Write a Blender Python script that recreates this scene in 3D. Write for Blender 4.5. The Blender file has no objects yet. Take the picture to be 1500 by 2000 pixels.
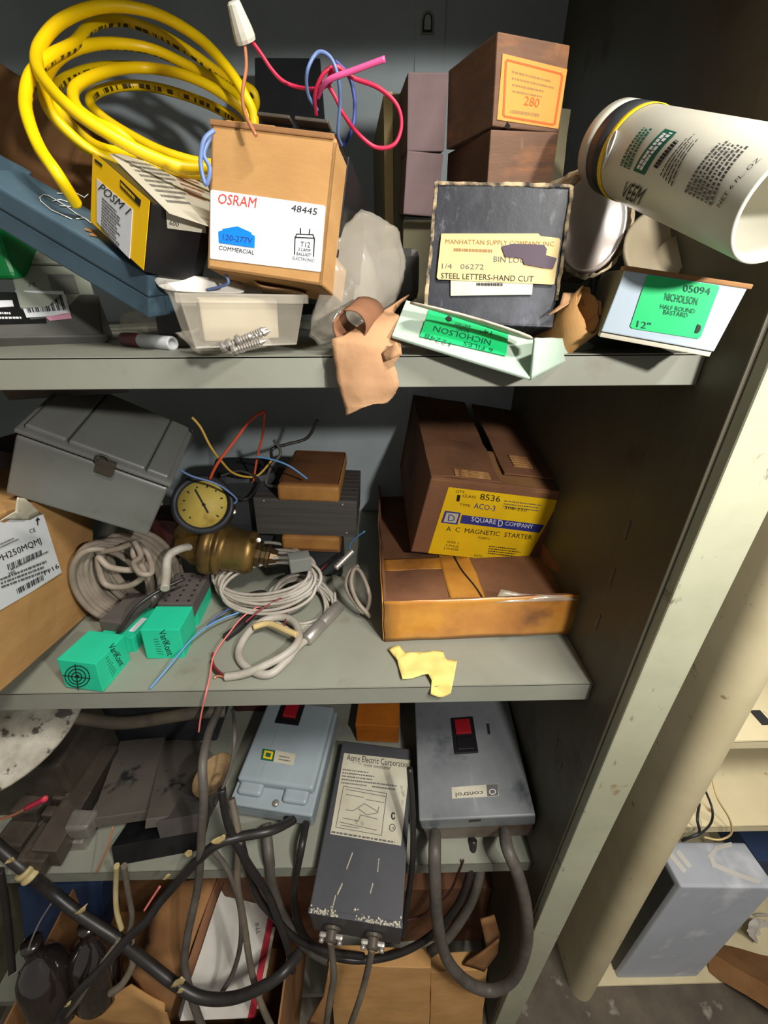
import bpy, bmesh, math, random
import numpy as np
from math import sin, cos, radians, pi
from mathutils import Matrix, Vector, noise
random.seed(7)
S = bpy.context.scene
COL = S.collection
# ------------------------------------------------------------------ camera
H = 1.62                                   # eye height above the floor
F, TH, PSI, ROLL = 804.2, radians(28.06), radians(0.92), 0.0042
C = np.array([0, 0, H])
fw = np.array([sin(PSI)*cos(TH), cos(PSI)*cos(TH), -sin(TH)])
r0 = np.array([cos(PSI), -sin(PSI), 0]); u0 = np.cross(r0, fw)
rt = cos(ROLL)*r0 - sin(ROLL)*u0; up = cos(ROLL)*u0 + sin(ROLL)*r0
cam = bpy.data.cameras.new('camera'); camo = bpy.data.objects.new('camera', cam); COL.objects.link(camo)
M = Matrix.Identity(4)
for i in range(3):
    M[i][0] = rt[i]; M[i][1] = up[i]; M[i][2] = -fw[i]; M[i][3] = C[i]
camo.matrix_world = M
cam.sensor_fit = 'VERTICAL'; cam.sensor_height = 36; cam.lens = 36*F/2000; cam.clip_start = 0.01
S.camera = camo
# ------------------------------------------------------------------ world, lamps, exposure
W = bpy.data.worlds.new('room_ambient'); S.world = W; W.use_nodes = True
W.node_tree.nodes['Background'].inputs[0].default_value = (1.0, 0.97, 0.92, 1)
W.node_tree.nodes['Background'].inputs[1].default_value = 0.145
def spot(name, loc, aim, power, size, blend, rad, col):
    l = bpy.data.lights.new(name, 'SPOT'); o = bpy.data.objects.new(name, l); COL.objects.link(o)
    l.energy = power; l.spot_size = size; l.spot_blend = blend; l.shadow_soft_size = rad; l.color = col
    o.location = loc; o.rotation_euler = Vector(aim).to_track_quat('-Z', 'Y').to_euler(); return o
# hand lamp held to the right of the camera, its spot cone cutting the beam off towards the cabinet top
spot('hand_lamp', (.290, -.10, H+.105), (-.02, .290, -.957), 10.5, radians(170), .03, .016, (1, .97, .92))
def area(name, loc, aim, power, sx, sy, col):
    l = bpy.data.lights.new(name, 'AREA'); o = bpy.data.objects.new(name, l); COL.objects.link(o)
    l.energy = power; l.shape = 'RECTANGLE'; l.size = sx; l.size_y = sy; l.color = col
    o.location = loc; o.rotation_euler = Vector(aim).to_track_quat('-Z', 'Y').to_euler(); return o
area('ceiling_light', (.62, -.42, H+1.15), (-.25, .35, -1), 23, .5, .14, (1, .96, .88))
S.view_settings.view_transform = 'Standard'; S.view_settings.look = 'None'
S.view_settings.gamma = 1; S.view_settings.use_curve_mapping = False; S.view_settings.exposure = 0.62
# ------------------------------------------------------------------ pixel -> place (1500 x 2000 frame)
def ray(px, py): return fw + rt*((px-750)/F) - up*((py-1000)/F)
def PY(px, py, y): d = ray(px, py); return C + d*(y/d[1])
def PZ(px, py, z): d = ray(px, py); return C + d*((z-H)/d[2])
def PX(px, py, x): d = ray(px, py); return C + d*(x/d[0])
def proj(p):
    v = np.asarray(p, float)-C; z = max(v@fw, 1e-3)
    return np.array([750+F*(v@rt)/z, 1000-F*(v@up)/z])
def PTS(l): return [PY(*p) for p in l]
def PTZ(l): return [PZ(*p) for p in l]
# ------------------------------------------------------------------ materials
def lin(c):
    return tuple(((x/255)/12.92 if x/255 <= .04045 else ((x/255+.055)/1.055)**2.4) for x in c)+(1,)
MATS = {}
def mat(name, c1, c2=None, scale=8, rough=.6, metal=0, bump=0, bscale=60, detail=4, contrast=(.35, .65), alpha=1, trans=0, stretch=None, ior=1.45, spec=.5, coat=0, c3=None, scale3=3, con3=(.55, .7), wear=None):
    """principled material; c2 is a noise-mottled second colour, c3 a patchy third (stains, rust)"""
    m = bpy.data.materials.new(name); m.use_nodes = True; nt = m.node_tree; N = nt.nodes; L = nt.links
    b = N['Principled BSDF']
    b.inputs['Roughness'].default_value = rough; b.inputs['Metallic'].default_value = metal
    b.inputs['IOR'].default_value = ior; b.inputs['Specular IOR Level'].default_value = spec
    b.inputs['Coat Weight'].default_value = coat
    b.inputs['Base Color'].default_value = lin(c1)
    tc = N.new('ShaderNodeTexCoord'); src = tc.outputs['Object']
    if stretch:
        mp = N.new('ShaderNodeMapping'); mp.inputs['Scale'].default_value = stretch; L.new(src, mp.inputs[0]); src = mp.outputs[0]
    def nz(s, d=detail):
        n = N.new('ShaderNodeTexNoise'); n.inputs['Scale'].default_value = s; n.inputs['Detail'].default_value = d
        n.inputs['Roughness'].default_value = .62; L.new(src, n.inputs['Vector']); return n.outputs['Fac']
    def mix(fac, a, bcol, lo, hi):
        r = N.new('ShaderNodeMapRange'); r.inputs[1].default_value = lo; r.inputs[2].default_value = hi; L.new(fac, r.inputs[0])
        x = N.new('ShaderNodeMix'); x.data_type = 'RGBA'; L.new(r.outputs[0], x.inputs[0])
        if isinstance(a, tuple): x.inputs[6].default_value = a
        else: L.new(a, x.inputs[6])
        x.inputs[7].default_value = bcol; return x.outputs[2]
    col = lin(c1)
    if c2: col = mix(nz(scale), col, lin(c2), *contrast)
    if c3: col = mix(nz(scale3), col, lin(c3), *con3)
    if wear:                                   # scratches: thin stretched noise
        col0 = src
        mp = N.new('ShaderNodeMapping'); mp.inputs['Rotation'].default_value = (.3, .5, .7); mp.inputs['Scale'].default_value = (wear[1], wear[1]*.12, wear[1]*.5); L.new(tc.outputs['Object'], mp.inputs[0]); src = mp.outputs[0]
        col = mix(nz(1, 6), col, lin(wear[0]), *wear[2]); src = col0
    if not isinstance(col, tuple): L.new(col, b.inputs['Base Color'])
    if bump:
        bp = N.new('ShaderNodeBump'); bp.inputs['Strength'].default_value = bump; bp.inputs['Distance'].default_value = .002
        L.new(nz(bscale, 5), bp.inputs['Height']); L.new(bp.outputs[0], b.inputs['Normal'])
    b.inputs['Alpha'].default_value = alpha; b.inputs['Transmission Weight'].default_value = trans
    MATS[name] = m; return m
def flat(name, c, rough=.7, metal=0): return MATS.get(name) or mat(name, c, rough=rough, metal=metal)
mat('paint_grey', (140, 142, 130), (130, 130, 117), 5, .45, bump=.08, bscale=90, c3=(124, 120, 106), scale3=14, con3=(.62, .74))
mat('paint_back_lit', (176, 188, 192), (158, 168, 170), 4, .5, bump=.06, bscale=60)  # cabinet paint lightened to make up for weak lamp light at the back
mat('paint_side_shaded', (92, 88, 72), (76, 71, 57), 5, .5, bump=.06, c3=(66, 55, 40), scale3=9, con3=(.58, .72))  # cabinet paint darkened, shade of the right wall put into the colour
mat('paint_flange', (174, 174, 150), (158, 158, 134), 6, .5, bump=.08, bscale=70, c3=(132, 88, 48), scale3=9, con3=(.655, .72), wear=((104, 98, 80), 60, (.64, .72)))
mat('paint_cream', (216, 203, 166), (200, 186, 148), 5, .42, bump=.05, bscale=50, c3=(150, 124, 92), scale3=22, con3=(.66, .72))
mat('concrete', (104, 94, 80), (76, 68, 58), 7, .8, bump=.3, bscale=40, c3=(140, 132, 120), scale3=20, con3=(.62, .72))
mat('kraft', (186, 142, 88), (172, 128, 76), 12, .82, bump=.12, bscale=160, stretch=(1, 1, 3))
mat('kraft_dark', (150, 108, 66), (128, 88, 52), 9, .82, bump=.15, bscale=120)
mat('kraft_brown', (132, 90, 62), (112, 74, 50), 10, .82, bump=.2, bscale=120, c3=(84, 56, 38), scale3=6, con3=(.56, .7))
mat('kraft_pale', (180, 140, 102), (162, 122, 88), 14, .85, bump=.2, bscale=150, c3=(120, 86, 62), scale3=70, con3=(.68, .74))
mat('kraft_tape', (206, 146, 62), (172, 112, 48), 9, .3, bump=.35, bscale=26, c3=(120, 76, 40), scale3=8, con3=(.6, .75), coat=.4)
mat('corrugate', (190, 140, 84), (120, 80, 46), 60, .9, bump=.4, bscale=200, stretch=(1, .2, 1))
mat('wood_block', (112, 82, 62), (88, 62, 46), 7, .75, bump=.25, bscale=60, stretch=(1, 1, 5), c3=(146, 96, 58), scale3=9, con3=(.5, .7), wear=((150, 110, 78), 40, (.6, .75)))
mat('wood_purple', (112, 92, 92), (90, 72, 72), 9, .8, bump=.2, bscale=90, c3=(70, 54, 54), scale3=5, con3=(.55, .72))
mat('black_card', (34, 37, 46), (24, 26, 33), 12, .5, bump=.2, bscale=60, c3=(58, 61, 70), scale3=20, con3=(.5, .7), wear=((104, 107, 118), 90, (.56, .80)))
mat('card_edge', (176, 156, 122), (52, 48, 46), 60, .9, bump=.5, bscale=90, contrast=(.42, .58))
mat('label_cream', (206, 182, 128), (190, 166, 114), 10, .7)
mat('label_white', (216, 218, 221), (206, 208, 213), 20, .5)
mat('label_dirty', (196, 190, 172), (172, 164, 142), 9, .6, c3=(120, 112, 96), scale3=25, con3=(.62, .72))
mat('label_yellow', (238, 196, 18), (220, 176, 14), 10, .55)
mat('label_orange', (222, 146, 70), (210, 132, 58), 8, .7)
mat('label_green', (20, 192, 110), (18, 180, 102), 12, .55)
mat('ink_black', (26, 25, 26), rough=.6); mat('ink_grey', (92, 90, 88), rough=.6); mat('ink_red', (212, 62, 48), rough=.6)
mat('ink_blue', (12, 126, 226), rough=.5); mat('ink_navy', (44, 52, 128), rough=.5); mat('ink_white', (224, 222, 220), rough=.5)
mat('ink_faded', (146, 112, 68), rough=.7); mat('ink_rust', (196, 92, 40), rough=.7); mat('ink_purple', (64, 48, 62), rough=.6)
mat('ink_green', (18, 78, 62), rough=.6); mat('ink_darkgreen', (22, 92, 70), rough=.6); mat('ink_pink', (210, 150, 172), rough=.6)
mat('case_blue', (84, 108, 122), (68, 90, 104), 9, .45, bump=.1, bscale=40, wear=((150, 168, 176), 30, (.68, .8)))
mat('yellow_card', (246, 196, 8), (236, 182, 6), 8, .5)
mat('black_gloss', (18, 18, 20), (28, 27, 28), 20, .35, bump=.05)
mat('pale_green_card', (168, 186, 170), (156, 174, 158), 9, .75, bump=.2, bscale=90)
mat('white_blue_card', (172, 186, 196), (160, 174, 186), 9, .7, bump=.1)
mat('olive_card', (128, 122, 96), (108, 102, 78), 9, .8, bump=.1)
mat('plastic_clear', (214, 206, 190), rough=.18, alpha=.17, spec=.7, c2=(190, 180, 160), scale=9)
mat('plastic_bag', (222, 214, 198), rough=.14, alpha=.30, spec=.9, c2=(204, 194, 174), scale=14, bump=.35, bscale=30)
mat('plastic_smoke', (92, 92, 88), (74, 74, 70), 8, .35, bump=.08)
mat('white_plastic', (206, 203, 188), (194, 190, 174), 6, .4, bump=.04)
mat('beige_plastic', (184, 172, 146), (166, 152, 126), 8, .45)
mat('tin', (214, 210, 206), (190, 176, 168), 8, .28, metal=.45)
mat('tin_wrap', (150, 132, 104), (196, 180, 150), 30, .35, bump=.9, bscale=40)
mat('yellow_jacket', (246, 210, 8), (232, 190, 6), 7, .38)
mat('red_wire', (196, 40, 74), rough=.4); mat('pink_wire', (232, 92, 150), rough=.35); mat('blue_wire', (104, 128, 176), rough=.35)
mat('light_blue_wire', (110, 168, 214), rough=.35); mat('copper', (196, 128, 92), rough=.4, metal=.3); mat('orange_wire', (206, 84, 52), rough=.45)
mat('yellow_wire', (196, 156, 64), rough=.5); mat('dark_red_wire', (120, 40, 48), rough=.45); mat('navy_wire', (62, 76, 140), rough=.4)
mat('grey_cable', (176, 170, 160), (150, 142, 130), 20, .5, bump=.05); mat('brown_grey_cable', (152, 140, 126), (118, 106, 94), 14, .55)
mat('black_cable', (30, 28, 28), (46, 42, 40), 14, .42, bump=.08); mat('grey_cord', (96, 90, 84), (74, 68, 62), 18, .55, bump=.1)
mat('worn_cord', (122, 110, 92), (84, 78, 70), 10, .6, bump=.15)
mat('box_metal_grey', (118, 120, 116), (104, 104, 98), 6, .38, bump=.05, c3=(88, 84, 74), scale3=10, con3=(.58, .72))
mat('seal_dark', (40, 40, 40), rough=.7)
mat('brass', (150, 120, 66), (104, 82, 46), 14, .42, metal=.7, bump=.15, bscale=60, c3=(70, 52, 34), scale3=16, con3=(.55, .7))
mat('brass_dark', (104, 86, 58), (70, 56, 40), 14, .38, metal=.8, bump=.15)
mat('gauge_face', (206, 184, 92), (182, 156, 70), 12, .55, c3=(130, 100, 40), scale3=14, con3=(.6, .72))
mat('black_rubber', (26, 27, 32), (38, 38, 44), 14, .5)
mat('laminations', (92, 88, 86), (72, 68, 66), 9, .55, metal=.3, bump=.3, bscale=30, stretch=(.2, .2, 12), c3=(120, 116, 112), scale3=40, con3=(.7, .76))
mat('coil_paper', (176, 126, 62), (140, 92, 44), 10, .55, bump=.1, c3=(96, 60, 34), scale3=7, con3=(.55, .72))
mat('coil_top', (132, 88, 54), (104, 66, 40), 8, .6, bump=.2, c3=(78, 50, 34), scale3=14, con3=(.55, .7))
mat('sensor_green', (34, 194, 150), (30, 178, 138), 10, .5)
mat('sensor_black', (66, 62, 60), (84, 78, 74), 12, .65, bump=.1)
mat('steel', (176, 170, 162), (136, 130, 122), 12, .38, metal=.6, bump=.15)
mat('salmon_wire', (222, 116, 112), rough=.5); mat('dull_blue_wire', (92, 142, 190), rough=.4)
mat('steel_dark', (92, 83, 74), (68, 60, 52), 8, .55, metal=.35, bump=.15, c3=(96, 84, 72), scale3=18, con3=(.6, .72))
mat('plate_dark', (104, 97, 90), (88, 81, 75), 6, .55, metal=.3, bump=.08, c3=(44, 42, 42), scale3=12, con3=(.6, .66))
mat('paper_yellow', (232, 212, 130), (222, 200, 112), 9, .8, bump=.3, bscale=30)
mat('switch_bluegrey', (150, 161, 167), (138, 148, 154), 6, .35, bump=.04)
mat('switch_silver', (152, 155, 157), (126, 130, 133), 7, .36, metal=.35, bump=.08, c3=(92, 96, 100), scale3=12, con3=(.55, .7), wear=((186, 190, 194), 24, (.66, .78)))
mat('switch_rusty', (132, 120, 108), (104, 92, 80), 9, .5, metal=.3, bump=.15, c3=(96, 66, 44), scale3=12, con3=(.56, .7))
mat('button_red', (146, 26, 36), rough=.3); mat('button_black', (24, 22, 24), rough=.35)
mat('orange_paint', (196, 112, 34), (168, 92, 26), 9, .45, bump=.1)
mat('acme_grey', (70, 70, 74), (60, 60, 64), 9, .5, bump=.06, c3=(150, 146, 132), scale3=30, con3=(.74, .78), wear=((176, 172, 160), 30, (.74, .79)))
mat('white_card', (214, 210, 202), (196, 190, 180), 8, .75, bump=.08)
mat('red_card', (176, 30, 52), rough=.6); mat('navy_card', (42, 62, 96), (32, 46, 74), 8, .6)
mat('bottle_black', (30, 25, 24), (42, 34, 32), 6, .16, spec=.9, coat=.6)
mat('dish_dirty', (186, 180, 164), (120, 112, 98), 16, .6, bump=.2, c3=(62, 56, 48), scale3=30, con3=(.56, .62))
mat('spool', (150, 124, 86), (110, 84, 54), 20, .8, bump=.2)
mat('grey_appliance', (186, 190, 198), (172, 176, 184), 5, .6, bump=.03, c3=(204, 206, 212), scale3=5, con3=(.55, .62))
mat('green_plastic', (14, 128, 62), rough=.4); mat('grey_green', (150, 156, 142), (134, 140, 126), 6, .55)
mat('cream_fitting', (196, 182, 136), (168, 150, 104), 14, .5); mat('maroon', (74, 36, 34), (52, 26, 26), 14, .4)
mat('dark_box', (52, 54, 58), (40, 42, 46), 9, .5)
def print_mat(name, base, ink, sc=90, thr=(.5, .52), stretch=(1, 1, 1)):
    """paper covered with unreadable small print"""
    return mat(name, base, ink, sc, .6, contrast=thr, stretch=stretch, detail=2)
print_mat('small_print', (222, 216, 200), (92, 88, 84), 260, (.54, .6), (1, .35, 1))
# yellow jacket with a run of dark print along one side of the cable
def jacket_print():
    m = MATS['yellow_jacket']; N = m.node_tree.nodes; L = m.node_tree.links; b = N['Principled BSDF']
    src = b.inputs['Base Color'].links[0].from_socket
    uv = N.new('ShaderNodeUVMap'); sp = N.new('ShaderNodeSeparateXYZ'); L.new(uv.outputs[0], sp.inputs[0])
    cmp = N.new('ShaderNodeMath'); cmp.operation = 'COMPARE'; cmp.inputs[1].default_value = .78; cmp.inputs[2].default_value = .07; L.new(sp.outputs[0], cmp.inputs[0])
    n = N.new('ShaderNodeTexNoise'); n.noise_dimensions = '1D'; n.inputs['Scale'].default_value = 160; n.inputs['Detail'].default_value = 1; L.new(sp.outputs[1], n.inputs['W'])
    g = N.new('ShaderNodeMath'); g.operation = 'GREATER_THAN'; g.inputs[1].default_value = .5; L.new(n.outputs['Fac'], g.inputs[0])
    mu = N.new('ShaderNodeMath'); mu.operation = 'MULTIPLY'; L.new(cmp.outputs[0], mu.inputs[0]); L.new(g.outputs[0], mu.inputs[1])
    x = N.new('ShaderNodeMix'); x.data_type = 'RGBA'; L.new(mu.outputs[0], x.inputs[0]); L.new(src, x.inputs[6]); x.inputs[7].default_value = lin((70, 56, 10)); L.new(x.outputs[2], b.inputs['Base Color'])
jacket_print()
# ------------------------------------------------------------------ object helpers
def tag(o, label=None, cat=None, group=None, kind=None):
    if label: o['label'] = label
    if cat: o['category'] = cat
    if group: o['group'] = group
    if kind: o['kind'] = kind
    return o
def link(name, me, m=None, parent=None, mw=None):
    o = bpy.data.objects.new(name, me); COL.objects.link(o)
    if m: me.materials.append(MATS[m] if isinstance(m, str) else m)
    if parent: o.parent = parent
    if mw is not None: o.matrix_basis = mw
    return o
def empty(name, mw, label, cat, group=None):
    o = bpy.data.objects.new(name, None); COL.objects.link(o); o.empty_display_size = .02
    if not isinstance(mw, Matrix): mw = Matrix.Translation(Vector(mw))
    o.matrix_basis = mw; return tag(o, label, cat, group)
def frombm(name, bm, m, parent=None, mw=None, smooth=False):
    me = bpy.data.meshes.new(name); bmesh.ops.recalc_face_normals(bm, faces=bm.faces[:]); bm.to_mesh(me); bm.free()
    for p in me.polygons: p.use_smooth = smooth
    return link(name, me, m, parent, mw)
def bbox(bm, a, b, bev=0, seg=2, taper=None):
    """box from corner a to corner b; taper = (sx, sy) shrinks the lower end about its middle"""
    vs = []
    for z in (a[2], b[2]):
        for x, y in ((a[0], a[1]), (b[0], a[1]), (b[0], b[1]), (a[0], b[1])):
            if taper and z == a[2]:
                cx, cy = (a[0]+b[0])/2, (a[1]+b[1])/2; x = cx+(x-cx)*taper[0]; y = cy+(y-cy)*taper[1]
            vs.append(bm.verts.new((x, y, z)))
    fs = [(3, 2, 1, 0), (4, 5, 6, 7), (0, 1, 5, 4), (1, 2, 6, 5), (2, 3, 7, 6), (3, 0, 4, 7)]
    fs = [bm.faces.new([vs[i] for i in f]) for f in fs]
    if bev:
        es = list({e for f in fs for e in f.edges}); bmesh.ops.bevel(bm, geom=es, offset=bev, segments=seg, affect='EDGES', profile=.6)
    return bm
def box(name, a, b, m, parent=None, bev=.001, seg=2, mw=None, taper=None, smooth=False):
    return frombm(name, bbox(bmesh.new(), a, b, bev, seg, taper), m, parent, mw, smooth)
def rough_box(name, a, b, m, parent=None, bev=.0015, amp=.001, cuts=6, fr=18, mw=None, seed=0):
    """worn carton body: bevelled box, subdivided and slightly buckled"""
    bm = bbox(bmesh.new(), a, b)
    bmesh.ops.bevel(bm, geom=bm.edges[:], offset=bev, segments=2, affect='EDGES', profile=.6)
    big = [e for e in bm.edges if e.calc_length() > .02]
    bmesh.ops.subdivide_edges(bm, edges=big, cuts=cuts, use_grid_fill=True)
    for v in bm.verts: v.co += noise.noise_vector(v.co*fr+Vector((seed, 3, 1)))*amp
    return frombm(name, bm, m, parent, mw, True if False else False)
def extrude_poly(name, pts, depth, m, parent=None, mw=None, bev=0):
    """flat outline (x, y) extruded along +z"""
    bm = bmesh.new(); vs = [bm.verts.new((p[0], p[1], 0)) for p in pts]; f = bm.faces.new(vs)
    r = bmesh.ops.extrude_face_region(bm, geom=[f]); bmesh.ops.translate(bm, vec=(0, 0, depth), verts=[v for v in r['geom'] if isinstance(v, bmesh.types.BMVert)])
    if bev: bmesh.ops.bevel(bm, geom=bm.edges[:], offset=bev, segments=2, affect='EDGES')
    return frombm(name, bm, m, parent, mw)
def lathe(name, prof, m, parent=None, mw=None, n=28, smooth=True, sx=1):
    """profile [(r, z)] turned about z"""
    bm = bmesh.new(); rings = []
    for r, z in prof:
        if r < 1e-6: rings.append([bm.verts.new((0, 0, z))])
        else: rings.append([bm.verts.new((r*cos(2*pi*i/n)*sx, r*sin(2*pi*i/n), z)) for i in range(n)])
    for a, b in zip(rings, rings[1:]):
        for i in range(n):
            j = (i+1) % n
            if len(a) == 1 and len(b) == 1: continue
            if len(a) == 1: bm.faces.new((a[0], b[j], b[i]))
            elif len(b) == 1: bm.faces.new((a[i], a[j], b[0]))
            else: bm.faces.new((a[i], a[j], b[j], b[i]))
    o = frombm(name, bm, m, parent, mw, smooth)
    return o
def hard(o, ang=35):
    """smooth shading with sharp creases"""
    me = o.data
    for p in me.polygons: p.use_smooth = True
    bm = bmesh.new(); bm.from_mesh(me)
    for e in bm.edges:
        if len(e.link_faces) == 2 and e.calc_face_angle(0) > radians(ang): e.smooth = False
    bm.to_mesh(me); bm.free(); return o
def spline(pts, per=10, closed=False):
    P = [Vector(p) for p in pts]; n = len(P); out = []
    rng = range(n if closed else n-1)
    for i in rng:
        p0, p1, p2, p3 = (P[(i-1) % n], P[i % n], P[(i+1) % n], P[(i+2) % n]) if closed else (P[max(i-1, 0)], P[i], P[i+1], P[min(i+2, n-1)])
        for k in range(per):
            t = k/per
            out.append(.5*((2*p1)+(-p0+p2)*t+(2*p0-5*p1+4*p2-p3)*t*t+(-p0+3*p1-3*p2+p3)*t**3))
    if not closed: out.append(P[-1])
    return out
def tube(name, pts, r, m, parent=None, per=8, n=8, mw=None, closed=False, raw=False, r2=None):
    P = [Vector(p) for p in pts] if raw else spline(pts, per, closed)
    bm = bmesh.new(); uvl = bm.loops.layers.uv.new('UVMap'); rings = []; L = []
    t0 = (P[1]-P[0]).normalized(); a = t0.orthogonal().normalized(); s = 0
    for i, p in enumerate(P):
        t = (P[min(i+1, len(P)-1)]-P[max(i-1, 0)])
        t = t.normalized() if t.length > 1e-9 else t0
        a = (a-t*a.dot(t)); a = a.normalized() if a.length > 1e-6 else t.orthogonal().normalized(); b = t.cross(a)
        rr = r if r2 is None else r+(r2-r)*i/(len(P)-1)
        rings.append([bm.verts.new(p+(a*cos(2*pi*k/n)+b*sin(2*pi*k/n))*rr) for k in range(n)])
        if i: s += (p-P[i-1]).length
        L.append(s)
    for i in range(len(rings)-1):
        for k in range(n):
            f = bm.faces.new((rings[i][k], rings[i][(k+1) % n], rings[i+1][(k+1) % n], rings[i+1][k]))
            for lp, (u, v) in zip(f.loops, ((k, i), (k+1, i), (k+1, i+1), (k, i+1))): lp[uvl].uv = (u/n, L[v])
    bm.faces.new(rings[0][::-1]); bm.faces.new(rings[-1])
    me = bpy.data.meshes.new(name); bm.to_mesh(me); bm.free()
    for p in me.polygons: p.use_smooth = len(p.vertices) == 4
    return link(name, me, m, parent, mw)
def cable(name, pts, r, m, label, cat='cable', group=None, **k): return tag(tube(name, pts, r, m, **k), label, cat, group)
def sheet(name, outline, m, thick=.0006, amp=.002, fr=30, cuts=3, parent=None, curl=None, seed=0):
    """thin torn sheet from an outline of 3-D points"""
    bm = bmesh.new(); vs = [bm.verts.new(Vector(p)) for p in outline]; f = bm.faces.new(vs); f.normal_update(); nrm = f.normal.copy()
    bmesh.ops.triangulate(bm, faces=[f]); bmesh.ops.subdivide_edges(bm, edges=bm.edges[:], cuts=cuts, use_grid_fill=True)
    bmesh.ops.triangulate(bm, faces=bm.faces[:])
    for v in bm.verts: v.co += nrm*noise.noise(v.co*fr+Vector((seed, 0, 0)))*amp
    o = frombm(name, bm, m, parent, None, True); md = o.modifiers.new('thickness', 'SOLIDIFY'); md.thickness = thick; md.offset = 0
    return o
def grid_sheet(name, rows, m, thick=.0008, parent=None, sub=2, smooth=True, simple=False, amp=0):
    """sheet from rows of 3-D points"""
    bm = bmesh.new(); R = [[bm.verts.new(Vector(p)) for p in r] for r in rows]
    for a, b in zip(R, R[1:]):
        for i in range(len(a)-1): bm.faces.new((a[i], a[i+1], b[i+1], b[i]))
    if simple:
        bmesh.ops.subdivide_edges(bm, edges=bm.edges[:], cuts=4, use_grid_fill=True, smooth=.35)
        for v in bm.verts: v.co += noise.noise_vector(v.co*60)*amp+noise.noise_vector(v.co*230)*amp*.5
        sub = 0
    o = frombm(name, bm, m, parent, None, smooth)
    if sub: s = o.modifiers.new('smooth', 'SUBSURF'); s.levels = sub; s.render_levels = sub
    md = o.modifiers.new('thickness', 'SOLIDIFY'); md.thickness = thick; md.offset = 0
    return o
# ------------------------------------------------------------------ fit a box to its corners in the photograph
def rotv(r):
    a = np.linalg.norm(r)
    if a < 1e-9: return np.eye(3)
    k = r/a; K = np.array([[0, -k[2], k[1]], [k[2], 0, -k[0]], [-k[1], k[0], 0]]); return np.eye(3)+sin(a)*K+(1-cos(a))*K@K
def corner(c, d): return np.array([d[0] if 'R' in c else 0, d[1] if c[0] == 'B' else 0, d[2] if c[1] == 'T' else 0.])
class Box: pass
FITLOG = []
def fit(name, corr, dims, anchor, eul=(0, 0, 0), dsig=.15, rsig=60):
    """corr: corner code (F/B, T/B, L/R) -> pixel; anchor: (axis, corner, value) pins one coordinate of a touching corner"""
    dims = np.array(dims, float); R0 = np.array(Matrix.Rotation(radians(eul[2]), 3, 'Z') @ Matrix.Rotation(radians(eul[0]), 3, 'X') @ Matrix.Rotation(radians(eul[1]), 3, 'Y'))
    ax = 'xyz'.index(anchor[0]); ac = anchor[1]
    p0 = corr.get(ac) or list(corr.values())[0]
    A0 = {0: PX, 1: PY, 2: PZ}[ax](*p0, anchor[2])
    t0 = A0-R0@corner(ac, dims)
    def res(q):
        R = rotv(q[3:6])@R0; d = dims*np.exp(q[6:9]); t = q[:3]; r = []
        for c, p in corr.items(): r += list((proj(t+R@corner(c, d))-np.array(p))/3.)
        r.append(((t+R@corner(ac, d))[ax]-anchor[2])*2000)
        r += list(q[6:9]/dsig); r += list(q[3:6]/radians(rsig)); return np.array(r)
    q = np.concatenate([t0, np.zeros(6)]); lam = 1e-2; r = res(q); c = r@r
    for it in range(80):
        J = np.empty((len(r), 9))
        for i in range(9): e = np.zeros(9); e[i] = 1e-5; J[:, i] = (res(q+e)-r)/1e-5
        A = J.T@J; g = J.T@r
        dq = -np.linalg.solve(A+lam*np.diag(np.diag(A)+1e-9), g); rn = res(q+dq); cn = rn@rn
        if cn < c: q, r, c, lam = q+dq, rn, cn, lam*.5
        else: lam = min(lam*3, 1e8)
    R = rotv(q[3:6])@R0; d = dims*np.exp(q[6:9]); t = q[:3]
    o = Box(); o.dims = d; o.R = R; o.t = t; o.w, o.d, o.h = d; m = Matrix.Identity(4)
    for i in range(3):
        for j in range(3): m[i][j] = R[i][j]
        m[i][3] = t[i]
    o.M = m; err = max(np.linalg.norm(proj(t+R@corner(k, d))-np.array(p)) for k, p in corr.items())
    FITLOG.append((name, round(err, 1), np.round(d, 3), np.round(t-np.array([0, 0, H]), 3))); return o
def face(b, f):
    """face frame in box space: origin, u (right), v (up), n (out)"""
    w, d, h = b.dims
    return {'F': ((0, 0, 0), (1, 0, 0), (0, 0, 1), (0, -1, 0)), 'T': ((0, 0, h), (1, 0, 0), (0, 1, 0), (0, 0, 1)),
            'R': ((w, 0, 0), (0, 1, 0), (0, 0, 1), (1, 0, 0)), 'L': ((0, d, 0), (0, -1, 0), (0, 0, 1), (-1, 0, 0))}[f]
def uv(b, f, p):
    o, u, v, n = [np.array(k, float) for k in face(b, f)]
    R = b.R; O = b.t+R@o; N = R@n; d = ray(*p); P = C+d*(((O-C)@N)/(d@N)); q = R.T@(P-b.t)-o
    return np.array([q@u, q@v])
def fmat(b, f, at, xdir, lift=.0004, ydir=None):
    """matrix (box space) at face point `at`, x axis along xdir"""
    o, u, v, n = [np.array(k, float) for k in face(b, f)]
    x = u*xdir[0]+v*xdir[1]; x /= np.linalg.norm(x); y = np.cross(n, x); p = o+u*at[0]+v*at[1]+n*lift
    m = Matrix.Identity(4)
    for i in range(3): m[i][0], m[i][1], m[i][2], m[i][3] = x[i], y[i], n[i], p[i]
    return m
def decal(b, f, pix, m, parent, name='label', lift=.0003, thick=.0003, rnd=0):
    """thin patch stuck on a face of a fitted box, outline given in pixels"""
    q = [uv(b, f, p) for p in pix]
    return decal_uv(b, f, q, m, parent, name, lift, thick)
def decal_uv(b, f, q, m, parent, name='label', lift=.0003, thick=.0003):
    a = sum((q[1]+(q[1]*0) - q[1]), q[0]*0)
    mw = fmat(b, f, (0, 0), (1, 0), lift)
    return extrude_poly(name, [tuple(p) for p in q], thick, m, parent, mw)
TXT = {}
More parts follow.
